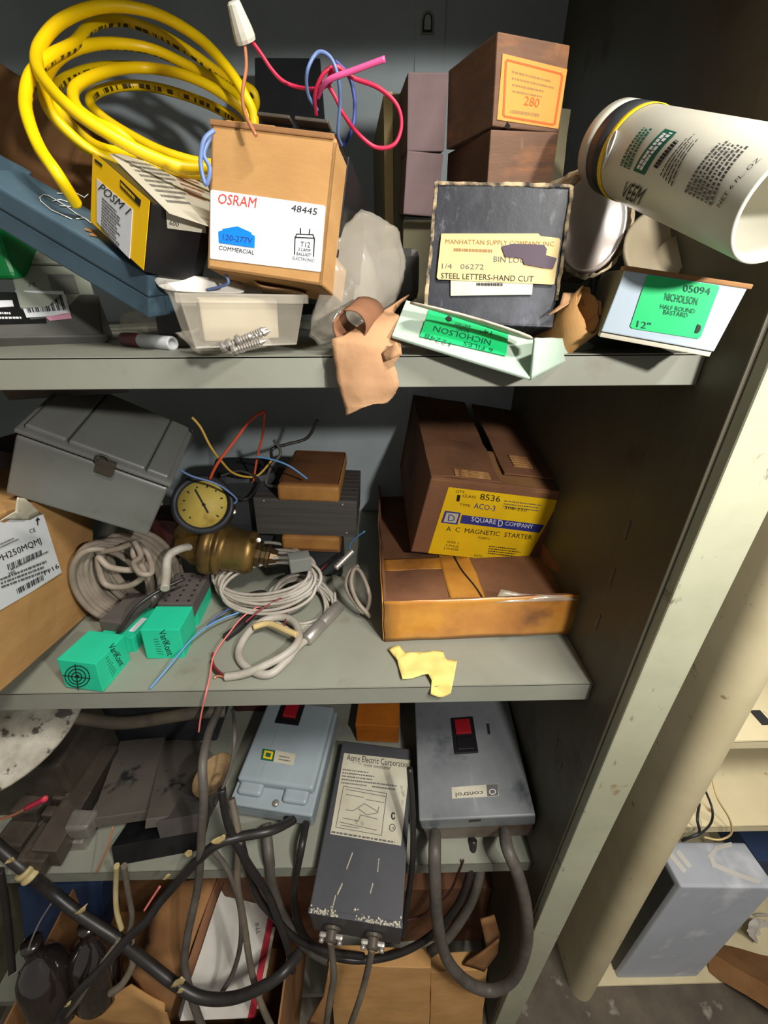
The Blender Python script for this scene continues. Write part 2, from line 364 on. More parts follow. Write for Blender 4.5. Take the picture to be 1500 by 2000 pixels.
def text_mesh(s):
    if s not in TXT:
        cu = bpy.data.curves.new('lettering', 'FONT'); cu.body = s; cu.resolution_u = 2; o = bpy.data.objects.new('lettering', cu); COL.objects.link(o)
        dg = bpy.context.evaluated_depsgraph_get(); me = bpy.data.meshes.new_from_object(o.evaluated_get(dg)); bpy.data.objects.remove(o)
        co = np.array([v.co[:2] for v in me.vertices]) if len(me.vertices) else np.zeros((1, 2))
        TXT[s] = (me, co.min(0), co.max(0))
    me, a, b = TXT[s]; return me.copy(), a, b
def write(b, f, s, A, B, hpx, m, parent, lift=.0008, bold=0, cap=True):
    """print string s on a face from pixel A to pixel B (baseline), letters hpx pixels high"""
    qa, qb = uv(b, f, A), uv(b, f, B); d = qb-qa; w = np.linalg.norm(d)
    perp = np.array([-(B[1]-A[1]), B[0]-A[0]], float); perp /= np.linalg.norm(perp)
    up_ = uv(b, f, (A[0]-perp[0]*hpx, A[1]-perp[1]*hpx))-qa
    x = d/w; y = np.array([-x[1], x[0]]); hh = up_@y; sh = up_@x
    me, a, c = text_mesh(s); sx = w/max(c[0]-a[0], 1e-3); sy = hh/.7
    for v in me.vertices:
        X = (v.co.x-a[0])*sx; Y = v.co.y*sy
        v.co = (X+Y*sh/hh*1.0, Y, 0)
    mw = fmat(b, f, qa, x, lift)
    return link('lettering', me, m, parent, mw)
def bars(b, f, pix, n, m, parent, lift=.0007, seed=1, name='barcode'):
    """barcode filling the pixel quad (tl, tr, br, bl)"""
    q = [uv(b, f, p) for p in pix]; rnd = random.Random(seed); bm = bmesh.new(); t = 0
    ws = [rnd.choice((1, 1, 2, 3)) for _ in range(2*n)]; tot = sum(ws)
    for i, w in enumerate(ws):
        if i % 2 == 0:
            P = []
            for s, (tp, bt) in ((t/tot, (0, 3)), ((t+w)/tot, (0, 3))): P.append((q[0]+(q[1]-q[0])*s, q[3]+(q[2]-q[3])*s))
            bm.faces.new([bm.verts.new((*p, 0)) for p in (P[0][1], P[1][1], P[1][0], P[0][0])])
        t += w
    return frombm(name, bm, m, parent, fmat(b, f, (0, 0), (1, 0), lift))
def lines(b, f, pix, n, m, parent, fill=.55, seed=3, lift=.0007, name='small_print', words=True):
    """rows of small print (short dashes) filling the pixel quad (tl, tr, br, bl)"""
    q = [uv(b, f, p) for p in pix]; rnd = random.Random(seed); bm = bmesh.new()
    for i in range(n):
        v0, v1 = (i+.5-fill/2)/n, (i+.5+fill/2)/n
        s = 0; end = rnd.uniform(.7, 1)
        while s < end:
            w = rnd.uniform(.02, .07)
            e = min(s+w, end)
            if not words: s, e = 0, end
            P = []
            for ss, vv in ((s, v1), (e, v1), (e, v0), (s, v0)):
                top = q[0]+(q[1]-q[0])*ss; bot = q[3]+(q[2]-q[3])*ss; P.append(top+(bot-top)*vv)
            bm.faces.new([bm.verts.new((*p, 0)) for p in P]); s = e+rnd.uniform(.008, .02)
    return frombm(name, bm, m, parent, fmat(b, f, (0, 0), (1, 0), lift))
def strokes(b, f, paths, wpx, m, parent, lift=.0008, name='drawing'):
    """drawn lines on a face; each path is a list of pixels"""
    bm = bmesh.new(); kk = 0
    for path in paths:
        for A, B in zip(path, path[1:]):
            A, B = np.array(A, float), np.array(B, float); d = B-A; L_ = np.linalg.norm(d)
            if L_ < 1e-6: continue
            n = np.array([-d[1], d[0]])/L_*wpx/2; e = d/L_*wpx/2
            kk += 1; bm.faces.new([bm.verts.new((*uv(b, f, p), kk*1.5e-5)) for p in (A-e-n, B+e-n, B+e+n, A-e+n)])
    return frombm(name, bm, m, parent, fmat(b, f, (0, 0), (1, 0), lift))
def axis_matrix(p, z, x=None):
    z = Vector(z).normalized(); x = Vector(x) if x is not None else z.orthogonal(); x = (x-z*x.dot(z)).normalized(); y = z.cross(x)
    m = Matrix.Identity(4)
    for i in range(3): m[i][0], m[i][1], m[i][2], m[i][3] = x[i], y[i], z[i], p[i]
    return m
V = Vector
# ------------------------------------------------------------------ heights and depths of the cabinet
S1T, S1B = H-.043, H-.0675
S2T, S2B = H-.4218, H-.451
S3T, S3B = H-.8731, H-.9044
YF, YS, YB = .285, .340, .80              # flange front, shelf front, back panel
XL, XR = -.96, .262
# ------------------------------------------------------------------ setting
fl = tag(box('floor', (-2.2, -2.5, -.05), (2.6, 1.3, 0), 'concrete', bev=0), kind='structure')
wb = tag(box('wall_back', (-2.2, 1.25, 0), (2.6, 1.35, 2.9), 'paint_side_shaded', bev=0), kind='structure')
# ------------------------------------------------------------------ steel cabinet
cab = empty('storage_cabinet', (0, .5, 0), 'grey-green steel storage cabinet with open shelves full of parts', 'cabinet')
def cpart(name, a, b, m, bev=.0012, parent=None): return box(name, a, b, m, cab if parent is None else parent, bev, 2, Matrix.Translation((0, -.5, 0)) if parent is None else None)
cpart('back_panel', (XL, YB, .08), (XR+.02, YB+.004, 2.10), 'paint_back_lit')
cpart('back_rib', (.0575, YB-.0022, .08), (.0985, YB, 2.10), 'paint_back_lit', .001)
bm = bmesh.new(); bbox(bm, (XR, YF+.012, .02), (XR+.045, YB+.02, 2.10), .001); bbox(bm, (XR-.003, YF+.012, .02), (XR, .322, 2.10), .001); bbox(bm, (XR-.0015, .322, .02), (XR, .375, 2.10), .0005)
frombm('side_panel', bm, 'paint_side_shaded', cab, Matrix.Translation((0, -.5, 0)))
cpart('side_panel', (XL-.045, YF+.012, .02), (XL, YB+.02, 2.10), 'paint_side_shaded')
bm = bmesh.new(); bbox(bm, (XR+.001, YF, .0), (XR+.050, YF+.0125, 2.10), .0018, 2)
frombm('front_flange', bm, 'paint_flange', cab, Matrix.Translation((0, -.5, 0)))
cpart('front_flange', (XL-.050, YF, .0), (XL-.001, YF+.0125, 2.10), 'paint_flange', .0018)
cpart('top_panel', (XL-.045, YF, 2.10), (XR+.045, YB+.02, 2.13), 'paint_grey', .003)
for zt, zb in ((2.005, 1.98), (S1T, S1B), (S2T, S2B), (S3T, S3B), (.10, .07)):      # pan shelves: top sheet, turned-down lip and rear flange
    bm = bmesh.new(); bbox(bm, (XL+.002, YS, zt-.0016), (XR-.002, YB-.004, zt), 0)
    bbox(bm, (XL+.002, YS, zb), (XR-.002, YS+.0016, zt), .0007, 3); bbox(bm, (XL+.002, YB-.006, zb), (XR-.002, YB-.004, zt-.002), 0); bbox(bm, (XL+.002, YS+.0016, zb), (XR-.002, YS+.016, zb+.0014), 0)
    frombm('shelf', bm, 'paint_grey', cab, Matrix.Translation((0, -.5, 0)))
# punched hanger slots in the back rib and clip slots in the side panel
def slot(px, py): 
    c = PY(px, py, YB-.0022); w, h = .0088, .021; pts = [(-w, -h/2), (w, -h/2)]+[(w*cos(a), h/2-.008+w*sin(a)*1.15) for a in [k*pi/8 for k in range(9)]]
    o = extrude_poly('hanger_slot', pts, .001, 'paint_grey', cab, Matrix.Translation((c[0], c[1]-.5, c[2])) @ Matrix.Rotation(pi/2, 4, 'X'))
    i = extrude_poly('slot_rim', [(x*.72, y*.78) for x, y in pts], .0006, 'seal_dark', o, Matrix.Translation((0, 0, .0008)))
    extrude_poly('slot_tab', [(x*.5, y*.62+.0006) for x, y in pts], .001, 'paint_back_lit', o, Matrix.Translation((0, 0, .001)))
slot(835, 47)
for px, py in ((1228, 1036), (1198, 1128), (1170, 1216), (1089, 1454), (1096, 1500)):
    c = PX(px, py, XR-.001); n = 7; w = .010
    pts = [(w*cos(a)*.55, w*sin(a)*1.2) for a in [(-.5+k/n)*pi for k in range(n+1)]]
    extrude_poly('clip_slot', pts, .0022, 'paint_side_shaded', cab, Matrix.Translation((c[0]+.001, c[1]-.5, c[2])) @ Matrix.Rotation(-pi/2, 4, 'Y') @ Matrix.Rotation(pi/2, 4, 'Z'))
# ------------------------------------------------------------------ cream rack on the right
pr = PZ(1161, 1942, 0.0); pl = PZ(1122, 1924, 0.0); top_r = PY(1427, 1470, pr[1])
lean = (top_r[0]-pr[0])/(top_r[2]-pr[2])
RW = pr[0]-pl[0]*0 - (pl[0]); RW = max(.06, min(.085, pr[0]-pl[0])); rx0 = pr[0]-RW; ry = pr[1]-.012
rack = empty('utility_rack', (rx0, ry, 0), 'cream painted steel rack with round-nosed end panel right of the cabinet', 'rack')
bm = bmesh.new(); prof = [(0, .46), (0, RW*.5)]+[(RW*.5-RW*.5*cos(a), RW*.5-RW*.5*sin(a)) for a in [k*pi/14 for k in range(1, 15)]]+[(RW, .46)]
lo = [bm.verts.new((x, y, 0)) for x, y in prof]; hi = [bm.verts.new((x+lean*2.0, y, 2.0)) for x, y in prof]
for i in range(len(prof)):
    j = (i+1) % len(prof); bm.faces.new((lo[i], lo[j], hi[j], hi[i]))
bm.faces.new(lo[::-1]); bm.faces.new(hi)
hard(frombm('end_panel', bm, 'paint_cream', rack), 30)
def rack_shelf(py, lip, px, y, depth=.40):
    p = PY(px, py, y); z = p[2]; x0 = RW+lean*z-.004
    bm = bmesh.new(); bbox(bm, (x0, y-ry, z-.0016), (x0+.75, y-ry+depth, z), 0); bbox(bm, (x0, y-ry, z-lip), (x0+.75, y-ry+.002, z), .0008)
    return frombm('rack_shelf', bm, 'paint_cream', rack), z
RSY = ry+.035
sa, za = rack_shelf(1448, .018, 1460, RSY); sb, zb_ = rack_shelf(1614, .018, 1450, RSY); sc, zc = rack_shelf(1922, .045, 1330, RSY-.01)
for k in range(4):
    x = .10+.055*k+RW+lean*za-.03
    for dx, y0, y1 in ((0, .16, .19), (.02, .06, .085)): box('perforation', (x+dx, y0, za+.0002), (x+dx+.017, y1, za+.0012), 'seal_dark', sa, 0)

g = fit('grey box', dict(FTL=(1306, 1735), FBL=(1187, 1920), BTL=(1325, 1640), BTR=(1447, 1630), FBR=(1375, 1903), FTR=(1512, 1745)), (.20, .2, .36), ('z', 'FBL', zc), (0, 0, 0), .4)
gr = empty('appliance_cover', g.M, 'pale grey box-shaped metal cover standing on the cream rack', 'cover')
box('cover_shell', (0, 0, 0), tuple(g.dims), 'grey_appliance', gr, .006, 3)
bm = bmesh.new(); bbox(bm, (-.003, .012, .01), (.0005, g.d-.012, g.h-.015), .001); frombm('side_panel', bm, 'dark_box', gr)
strokes(g, 'T', [[(1425, 1650), (1400, 1656), (1388, 1672), (1395, 1690), (1430, 1705), (1480, 1722)]], 9, 'white_card', gr, name='chalk_mark')
strokes(g, 'T', [[(1325, 1665), (1345, 1690)], [(1310, 1670), (1335, 1700)]], 9, 'white_card', gr, name='chalk_mark')
# cables hanging over the middle rack shelf
yq = RSY-.008
cable('thin_cord', PTS([(1392, 1525, yq+.03), (1402, 1560, yq+.01), (1425, 1600, yq), (1428, 1628, yq-.004), (1405, 1640, yq-.004), (1375, 1635, yq)]), .0016, 'label_cream', 'thin cream cord looped over the edge of the rack shelf', 'cord')
cable('lead_wire', PTS([(1378, 1545, yq+.03), (1391, 1580, yq), (1388, 1608, yq-.004), (1365, 1630, yq-.006), (1335, 1638, yq)]), .0018, 'dark_box', 'dark lead hanging in a loop over the rack shelf edge', 'cord')
cable('lead_wire', PTS([(1366, 1570, yq+.03), (1362, 1600, yq), (1366, 1625, yq-.004), (1350, 1634, yq-.006), (1332, 1642, yq)]), .0022, 'dark_box', 'dark lead against the cream nose of the rack', 'cord')
# things at the right edge of the rack floor
zr = zc
cb = fit('scrap carton', dict(FTL=(1385, 1860), FTR=(1560, 1960), FBL=(1380, 1900), BTL=(1440, 1800)), (.18, .14, .06), ('z', 'FBL', zr), (0, 0, -20), .4)
cbo = tag(rough_box('carton', (0, 0, 0), tuple(cb.dims), 'kraft_dark', None, mw=cb.M, amp=.004), 'crushed brown carton on the rack floor beside the grey cover', 'carton')
cable('cable_coil', [PY(1485+26*cos(a)+a*.8, 1793+14*sin(a)+a*1.6, RSY+.12) for a in [k*.5 for k in range(60)]], .004, 'grey_cable', 'grey cable coil at the right edge on the rack floor', per=3)
sheet('crumpled_paper', PTS([(1470, 1790, RSY+.1), (1500, 1800, RSY+.1), (1530, 1850, RSY+.08), (1480, 1850, RSY+.06), (1455, 1815, RSY+.07)]), 'white_card', amp=.02, cuts=4)
tag(bpy.data.objects['crumpled_paper'], 'crumpled white paper lying on the crushed brown carton', 'paper')
tag(box('parts_bin', tuple(PY(1455, 1712, RSY+.16)), tuple(PY(1455, 1712, RSY+.16)+np.array([.2, .12, .09])), 'navy_card', bev=.003), 'dark navy bin behind the pale grey cover', 'bin')
# ------------------------------------------------------------------ LEVEL 1 (upper shelf)
# brown carton far left at the back
tb = fit('tilted carton', dict(FTL=(-60, 78), FTR=(175, 252), FBR=(110, 420)), (.22, .16, .16), ('y', 'FTR', .58), (0, 34, 0), .2, 15)
tag(rough_box('carton', (0, 0, 0), tuple(tb.dims), 'kraft_dark', None, .004, .003, mw=tb.M), 'brown carton at the back behind the yellow cable, upper shelf', 'carton')
# yellow cable coil, one continuous cable
YC = [(432, 326, .44), (360, 327, .42), (290, 303, .41), (205, 258, .40), (140, 213, .40), (97, 170, .42), (72, 128, .45), (80, 85, .48), (125, 38, .51), (205, 12, .54), (300, 25, .56), (385, 72, .55), (440, 128, .53), (478, 185, .52), (497, 240, .52),
      (480, 320, .51), (400, 340, .48), (300, 318, .46), (235, 262, .45), (185, 238, .45), (148, 205, .46), (150, 168, .50), (215, 138, .54), (290, 133, .57), (370, 150, .56), (440, 187, .55), (485, 230, .55),
      (495, 300, .54), (420, 330, .52), (300, 330, .49), (190, 300, .46), (130, 255, .45), (95, 212, .45), (86, 165, .47), (110, 118, .50), (160, 92, .53), (225, 85, .56), (300, 97, .58), (370, 130, .58), (440, 168, .57), (482, 212, .56),
      (500, 290, .56), (430, 320, .55), (330, 300, .54), (240, 255, .54), (185, 215, .54), (178, 190, .56), (215, 172, .59), (275, 167, .61), (350, 183, .61), (425, 213, .60), (475, 250, .59),
      (480, 310, .58), (380, 322, .56), (250, 300, .52), (185, 283, .49), (135, 240, .48), (105, 195, .49), (120, 160, .53), (180, 135, .58), (250, 130, .62), (340, 142, .63), (430, 175, .62),
      (490, 215, .61), (495, 180, .60), (440, 150, .60), (367, 98, .60), (300, 60, .60), (235, 40, .59), (180, 50, .56), (145, 85, .52), (100, 110, .48), (62, 145, .45), (50, 190, .43), (55, 232, .41), (78, 290, .395), (112, 340, .385), (150, 400, .40)]
yco = tag(tube('cable_coil', PTS(YC), .0044, 'yellow_jacket', per=9, n=10), 'thick yellow cable coiled in loose loops on the upper shelf', 'cable')
# blue-grey flat case leaning down to the right
bc = fit('blue case', dict(FTL=(-70, 322), FTR=(284, 537), FBR=(297, 624), FBL=(-60, 418), BTL=(50, 334)), (.24, .11, .042), ('y', 'FBR', .36), (0, 28, -12), .4)
bco = empty('flat_case', bc.M, 'blue-grey flat metal case leaning down to the right under the yellow box', 'case')
box('case_lid', (0, 0, bc.h*.5), tuple(bc.dims), 'case_blue', bco, .002); box('case_base', (.0008, .0008, 0), (bc.w-.0008, bc.d-.0008, bc.h*.49), 'case_blue', bco, .0015)
strokes(bc, 'T', [[(78, 388), (85, 382), (95, 384), (130, 405), (150, 420), (172, 432)], [(78, 388), (80, 395), (100, 412), (140, 430)], [(104, 395), (118, 392), (150, 402), (140, 406), (118, 404)],
                  [(112, 380), (150, 380), (165, 388), (172, 382)], [(150, 430), (165, 428), (178, 438)]], 1.6, 'ink_white', bco, name='outline_lettering')
strokes(bc, 'T', [[(168, 450), (182, 454), (188, 462), (178, 460)]], 5, 'kraft_dark', bco, name='rust_spot')
# pale and green boxes below the case, smoke plastic case with a bar code at the left edge
gb = fit('pale box', dict(FTL=(3, 462), FBL=(35, 590), FTR=(150, 470), FBR=(190, 590)), (.08, .09, .065), ('y', 'FBL', .45), (0, 0, 0), .3)
gbo = empty('pale_box', gb.M, 'pale grey-green plastic drawer box beneath the blue-grey case', 'box')
box('box_body', (0, 0, -.006), (gb.w, gb.d, gb.h*.57), 'grey_green', gbo, .0015); box('box_lid', (-.001, -.001, gb.h*.59), tuple(gb.dims+.001), 'grey_green', gbo, .002)
box('recessed_panel', (gb.w*.45, -.0012, gb.h*.12), (gb.w*.8, .001, gb.h*.42), 'box_metal_grey', gbo, .0008); write(gb, 'F', 'M', (57, 562), (68, 562), 10, 'ink_grey', gbo)
gt = PY(-45, 545, .46)
tag(box('green_tub', (gt[0], gt[1], gt[2]), tuple(gt+np.array([.036, .05, .05])), 'green_plastic', bev=.006, seg=3), 'bright green plastic tub at the left edge beside the pale box', 'tub')
sp = fit('smoke case', dict(FTL=(-60, 562), FTR=(192, 580), FBR=(201, 653), FBL=(-60, 672)), (.16, .08, .045), ('z', 'FBR', S1T+.004), (0, 0, 0), .4)
spo = empty('parts_case', sp.M, 'dark smoke plastic parts case with bar code label at front left', 'case')
box('case_body', (0, 0, 0), tuple(sp.dims), 'plastic_smoke', spo, .003, 3); box('base_tray', (-.004, -.006, -.0035), (sp.w+.004, sp.d, -.0008), 'plastic_smoke', spo, .001)
decal(sp, 'F', [(-60, 636), (-60, 570), (40, 572), (60, 625), (90, 622), (92, 632)], 'black_gloss', spo); lb = decal(sp, 'F', [(33, 574), (127, 571), (139, 616), (53, 622)], 'label_white', spo, lift=.0008)
box('label_fold', (uv(sp, 'F', (33, 574))[0], -.004, sp.h*.93), (uv(sp, 'F', (127, 572))[0], 0, sp.h*.97), 'label_white', spo, .0008)
bars(sp, 'F', [(42, 577), (122, 576), (131, 608), (56, 613)], 24, 'ink_black', spo, .0014); decal(sp, 'F', [(90, 621), (137, 612), (141, 623), (98, 628)], 'ink_pink', spo, lift=.0008)
decal(sp, 'F', [(-60, 606), (-60, 590), (25, 588), (28, 600)], 'label_white', spo, lift=.0008); lines(sp, 'F', [(-50, 607), (40, 610), (48, 626), (-50, 628)], 2, 'ink_white', spo, .45, lift=.001)
# yellow and black insert box
yb = fit('yellow box', dict(FTL=(183, 296), FTR=(295, 392), FBR=(283, 529), FBL=(178, 434), BTR=(412, 450)), (.075, .11, .05), ('y', 'FBL', .385), (0, 25, -50), .13, 90)
ybo = empty('product_box', yb.M, 'yellow-ended black box lying on the blue-grey case', 'box')
box('box_body', (0, .0004, 0), tuple(yb.dims), 'black_gloss', ybo, .0008); decal(yb, 'F', [(183, 297), (294, 393), (282, 528), (178.5, 433)], 'yellow_card', ybo, 'end_panel')
decal(yb, 'F', [(192, 350), (262, 410), (256, 506), (240, 490), (192, 434)], 'label_white', ybo, lift=.0008); write(yb, 'F', 'POSM 1', (195, 371), (250, 420), 15, 'ink_black', ybo, .0014)
lines(yb, 'F', [(203, 385), (240, 420), (238, 490), (201, 452)], 11, 'ink_grey', ybo, .6, lift=.0013); decal(yb, 'F', [(238, 352), (278, 392), (276, 404), (238, 366)], 'ink_black', ybo, lift=.0008)
lines(yb, 'F', [(240, 356), (276, 393), (275, 402), (240, 365)], 1, 'yellow_card', ybo, .7, 3, .0014); decal(yb, 'F', [(188, 311), (202, 322), (202, 327), (188, 316)], 'ink_black', ybo, lift=.0008)
decal(yb, 'T', [(213, 302), (238, 303), (400, 352), (420, 400), (412, 445), (330, 418)], 'label_dirty', ybo, 'top_label')
lines(yb, 'T', [(240, 312), (320, 325), (385, 405), (330, 400)], 9, 'ink_grey', ybo, .5); lines(yb, 'T', [(330, 330), (385, 350), (410, 400), (370, 385)], 6, 'dark_red_wire', ybo, .5)
q = decal(yb, 'R', [(323, 412), (400, 432), (402, 455), (326, 445)], 'label_dirty', ybo, 'side_label'); write(yb, 'R', '600', (329, 438), (347, 442), 9, 'ink_black', ybo)
# thin teal card and a light strip leaning behind the blue case
tag(sheet('leaning_card', PTS([(-20, 292, .50), (62, 338, .47), (40, 352, .46), (-20, 345, .47)]), 'case_blue', .002, .001), 'thin teal card leaning behind the blue-grey case at far left', 'card')
# open ballast carton
ob = fit('ballast carton', dict(FTL=(417, 240), FTR=(653, 272), FBR=(631, 557), FBL=(401, 525), BTR=(698, 362)), (.09, .15, .085), ('y', 'FBL', .352), (0, 0, 0), .4)
obo = empty('ballast_carton', ob.M, 'open tan cardboard ballast carton with a big white label', 'carton'); w, d, h = ob.dims; t = .0028
bm = bmesh.new()
for a, b in (((0, 0, 0), (w, t, h)), ((0, d-t, 0), (w, d, h*.96)), ((0, 0, 0), (t, d, h)), ((w-t, 0, 0), (w, d, h*.985)), ((0, 0, 0), (w, d, t))): bbox(bm, a, b, .0009, 2)
frombm('carton_body', bm, 'kraft', obo)
box('top_flap', (-.001, -.0012, h-.0012), (w*.98, .013, h+.0022), 'kraft_dark', obo, .0008); box('tuck_flap', (w*.1, .002, h+.002), (w*.5, .02, h+.004), 'kraft', obo, .0008)
lbl = decal(ob, 'F', [(412, 374), (414, 371), (634, 402), (636, 405), (627, 530), (625, 531.5), (413, 506), (411, 504)], 'label_white', obo)
write(ob, 'F', 'OSRAM', (426, 398), (500, 407), 20, 'ink_red', lbl, .0008).parent = obo
write(ob, 'F', '48445', (569, 413), (619, 421), 13, 'ink_black', obo); decal(ob, 'F', [(429, 475), (428, 453), (436, 451), (436, 448), (465, 443), (492, 455), (492, 458), (499, 462), (498, 485)], 'ink_blue', obo, 'emblem', .0007)
write(ob, 'F', '120-277V', (436, 469), (493, 477), 11, 'ink_navy', obo, .0011); write(ob, 'F', 'COMMERCIAL', (428, 488), (497, 498), 8, 'ink_black', obo)
strokes(ob, 'F', [[(576, 497), (577, 468), (580, 458), (612, 459), (615, 469), (613, 501)], [(577, 464), (615, 466)], [(588, 457), (588, 447)], [(605, 458), (606, 449)]], 2.0, 'ink_black', obo)
write(ob, 'F', 'T12', (587, 482), (606, 484), 10, 'ink_black', obo); write(ob, 'F', '2 LAMP', (583, 490), (607, 493), 6, 'ink_black', obo); write(ob, 'F', 'BALLAST', (580, 499), (608, 502), 6, 'ink_black', obo)
write(ob, 'F', 'ELECTRONIC', (572, 507), (614, 513), 6, 'ink_grey', obo)
# black ballast sticking out of it
blo = empty('lamp_ballast', ob.M, 'black metal lamp ballast sticking out of the open tan carton', 'ballast')
box('ballast_case', (w*.34, t+.004, .006), (w*.965, d+.07, h+.007), 'black_gloss', blo, .0015)
for x0 in (.36, .66): box('mounting_tab', (w*x0, .0, h+.0075), (w*(x0+.26), .02, h+.0095), 'steel_dark', blo, .0006)
box('ballast_case_edge', (w*.95, .03, h*.3), (w*1.015, d+.075, h+.004), 'black_gloss', blo, .001)
yw = .40
cable('lead_wire', PTS([(490, 78, .42), (510, 105, .42), (530, 135, .42), (552, 158, .42), (580, 170, .42), (612, 174, .41), (640, 165, .41), (655, 140, .40), (645, 133, .395), (628, 150, .395), (615, 185, .40), (618, 225, .41)]), 0.0013, 'red_wire', 'red lead running from the white wire nut into the knot', 'wire')
cable('lead_wire', PTS([(620, 190, .405), (640, 158, .39), (690, 138, .385), (752, 115, .38)]), 0.0017, 'pink_wire', 'stiff bright pink wire end pointing up to the right', 'wire')
cable('lead_wire', PTS([(640, 160, .40), (655, 130, .395), (690, 152, .40), (740, 172, .40), (775, 205, .40), (784, 245, .40), (770, 282, .40), (735, 288, .40), (700, 262, .40), (672, 225, .41), (655, 190, .41), (640, 165, .41)]), 0.0014, 'red_wire', 'red lead making a wide loop beside the ballast carton', 'wire')
cable('lead_wire', PTS([(620, 215, .41), (602, 185, .40), (600, 140, .39), (620, 103, .39), (645, 112, .39), (660, 150, .39), (664, 200, .40), (660, 260, .41), (668, 285, .42)]), 0.0012, 'blue_wire', 'pale blue lead looping up out of the ballast', 'wire')
cable('lead_wire', PTS([(655, 120, .41), (682, 150, .41), (693, 200, .41), (688, 250, .41), (670, 285, .42)]), .0014, 'navy_wire', 'dark blue lead arching down to the ballast case', 'wire')
cable('lead_wire', PTS([(418, 255, .345), (398, 275, .342), (392, 320, .342), (402, 360, .343), (410, 330, .343), (398, 300, .343), (412, 265, .346)]), .0014, 'blue_wire', 'pale blue wire tied round the yellow cable beside the carton', 'wire')
cable('lead_wire', PTS([(478, 85, .42), (481, 130, .40), (474, 180, .38), (478, 220, .355), (500, 265, .345)]), .0012, 'copper', 'bare copper wire hanging from the white wire nut', 'wire')
p0, p1 = V(PY(481, 82, .42)), V(PY(455, 2, .41)); L_ = (p1-p0).length
wn = lathe('wire_nut', [(0, 0), (.0072, 0), (.0076, .002), (.0072, L_*.3), (.0056, L_*.7), (.0046, L_*.95), (.0036, L_), (0, L_)], 'white_plastic', None, axis_matrix(p0, p1-p0), 12, False); tag(wn, 'white twist-on wire nut at the top of the red lead', 'wire nut')
# dark box upright at the back, cream folded sheet
db = fit('dark upright box', dict(FTL=(497, 112), FTR=(625, 112), FBR=(640, 300), FBL=(500, 300)), (.1, .05, .15), ('y', 'FTL', .70), (0, 0, 0), .4)
tag(box('dark_carton', (0, 0, -.172), tuple(db.dims), 'dark_box', mw=db.M, bev=.002), 'dark grey upright box behind the ballast wires against the back panel', 'box')
cs = fit('cream box', dict(FTL=(752, 180), FTR=(788, 180), FBL=(752, 520), FBR=(792, 520), BTL=(728, 282)), (.022, .12, .2), ('y', 'FBL', .55), (0, 0, 0), .5)
co = empty('file_carton', cs.M, 'narrow olive and cream carton standing left of the wooden blocks', 'carton')
box('carton_body', (0, 0, -.066), tuple(cs.dims), 'olive_card', co, .001); box('front_edge', (-.0005, -.001, -.06), (cs.w*.42, 0.002, cs.h), 'label_cream', co, .0005)
# dark wooden boxes in two stacks
def block(n, corr, dims, anc, m, eul, label, dsig=.3): 
    b = fit(n, corr, dims, anc, eul, dsig); o = empty('wooden_box', b.M, label, 'box', 'dark wooden boxes stacked on the upper shelf'); rough_box('box_body', (0, 0, 0), tuple(b.dims), m, o, .0012, .0007, 4); return b, o
b1, o1 = block('w1', dict(FTL=(799, 142), FTR=(874, 141), FBR=(870, 297), FBL=(793, 294), BTL=(778, 188)), (.045, .10, .085), ('y', 'FBL', .50), 'wood_purple', (0, 0, 0), 'purplish brown wooden box, upper of the narrow left stack')
b2, o2 = block('w2', dict(FTL=(793, 297), FTR=(870, 299), FBR=(850, 425), FBL=(790, 417), BTL=(778, 320)), (.045, .10, .08), ('y', 'FTL', .499), 'wood_purple', (0, 0, 0), 'purplish brown wooden box, lower of the narrow left stack')
b3, o3 = block('w3', dict(FTL=(973, 58), FTR=(1114, 92), FBR=(1092, 255), FBL=(962, 250), BTL=(876, 138)), (.08, .12, .085), ('y', 'FBL', .44), 'wood_block', (0, 0, 0), 'dark brown wooden box with an orange label, top of the right stack')
b4, o4 = block('w4', dict(FTL=(960, 254), FTR=(1090, 258), FBR=(1078, 372), FBL=(950, 372), BTL=(874, 300)), (.08, .12, .075), ('y', 'FTL', .44), 'wood_block', (0, 0, 0), 'plain reddish brown wooden box under the orange-labelled one')
lo3 = decal(b3, 'F', [(981, 105), (1107, 136), (1089, 252), (970, 234)], 'label_orange', o3)
strokes(b3, 'F', [[(990, 118), (1094, 145), (1097, 150), (1082, 242), (1078, 244), (985, 228), (982, 224), (987, 122), (990, 118)]], 4, 'ink_rust', o3, name='label_border')
for k, (s, A, B, hp) in enumerate(()): pass
lines(b3, 'F', [(998, 134), (1086, 157), (1077, 199), (1000, 185)], 4, 'ink_faded', o3, .34, 5); lines(b3, 'F', [(996, 214), (1068, 224), (1066, 232), (995, 222)], 1, 'ink_faded', o3, .8, 7)
write(b3, 'F', '280', (1021, 205), (1050, 211), 18, 'ink_rust', o3, .0009)
decal(b3, 'F', [(984, 250), (990, 238), (996, 246), (993, 253)], 'button_black', o3, 'chip')
b5 = fit('grey behind', dict(FTL=(1085, 208), FTR=(1116, 212), FBR=(1098, 350), FBL=(1070, 345)), (.03, .06, .1), ('y', 'FBL', .52), (0, 0, 0), .4)
tag(rough_box('carton', (0, 0, -.135), tuple(b5.dims), 'olive_card', mw=b5.M), 'grey-green narrow carton behind the right wooden stack', 'carton')
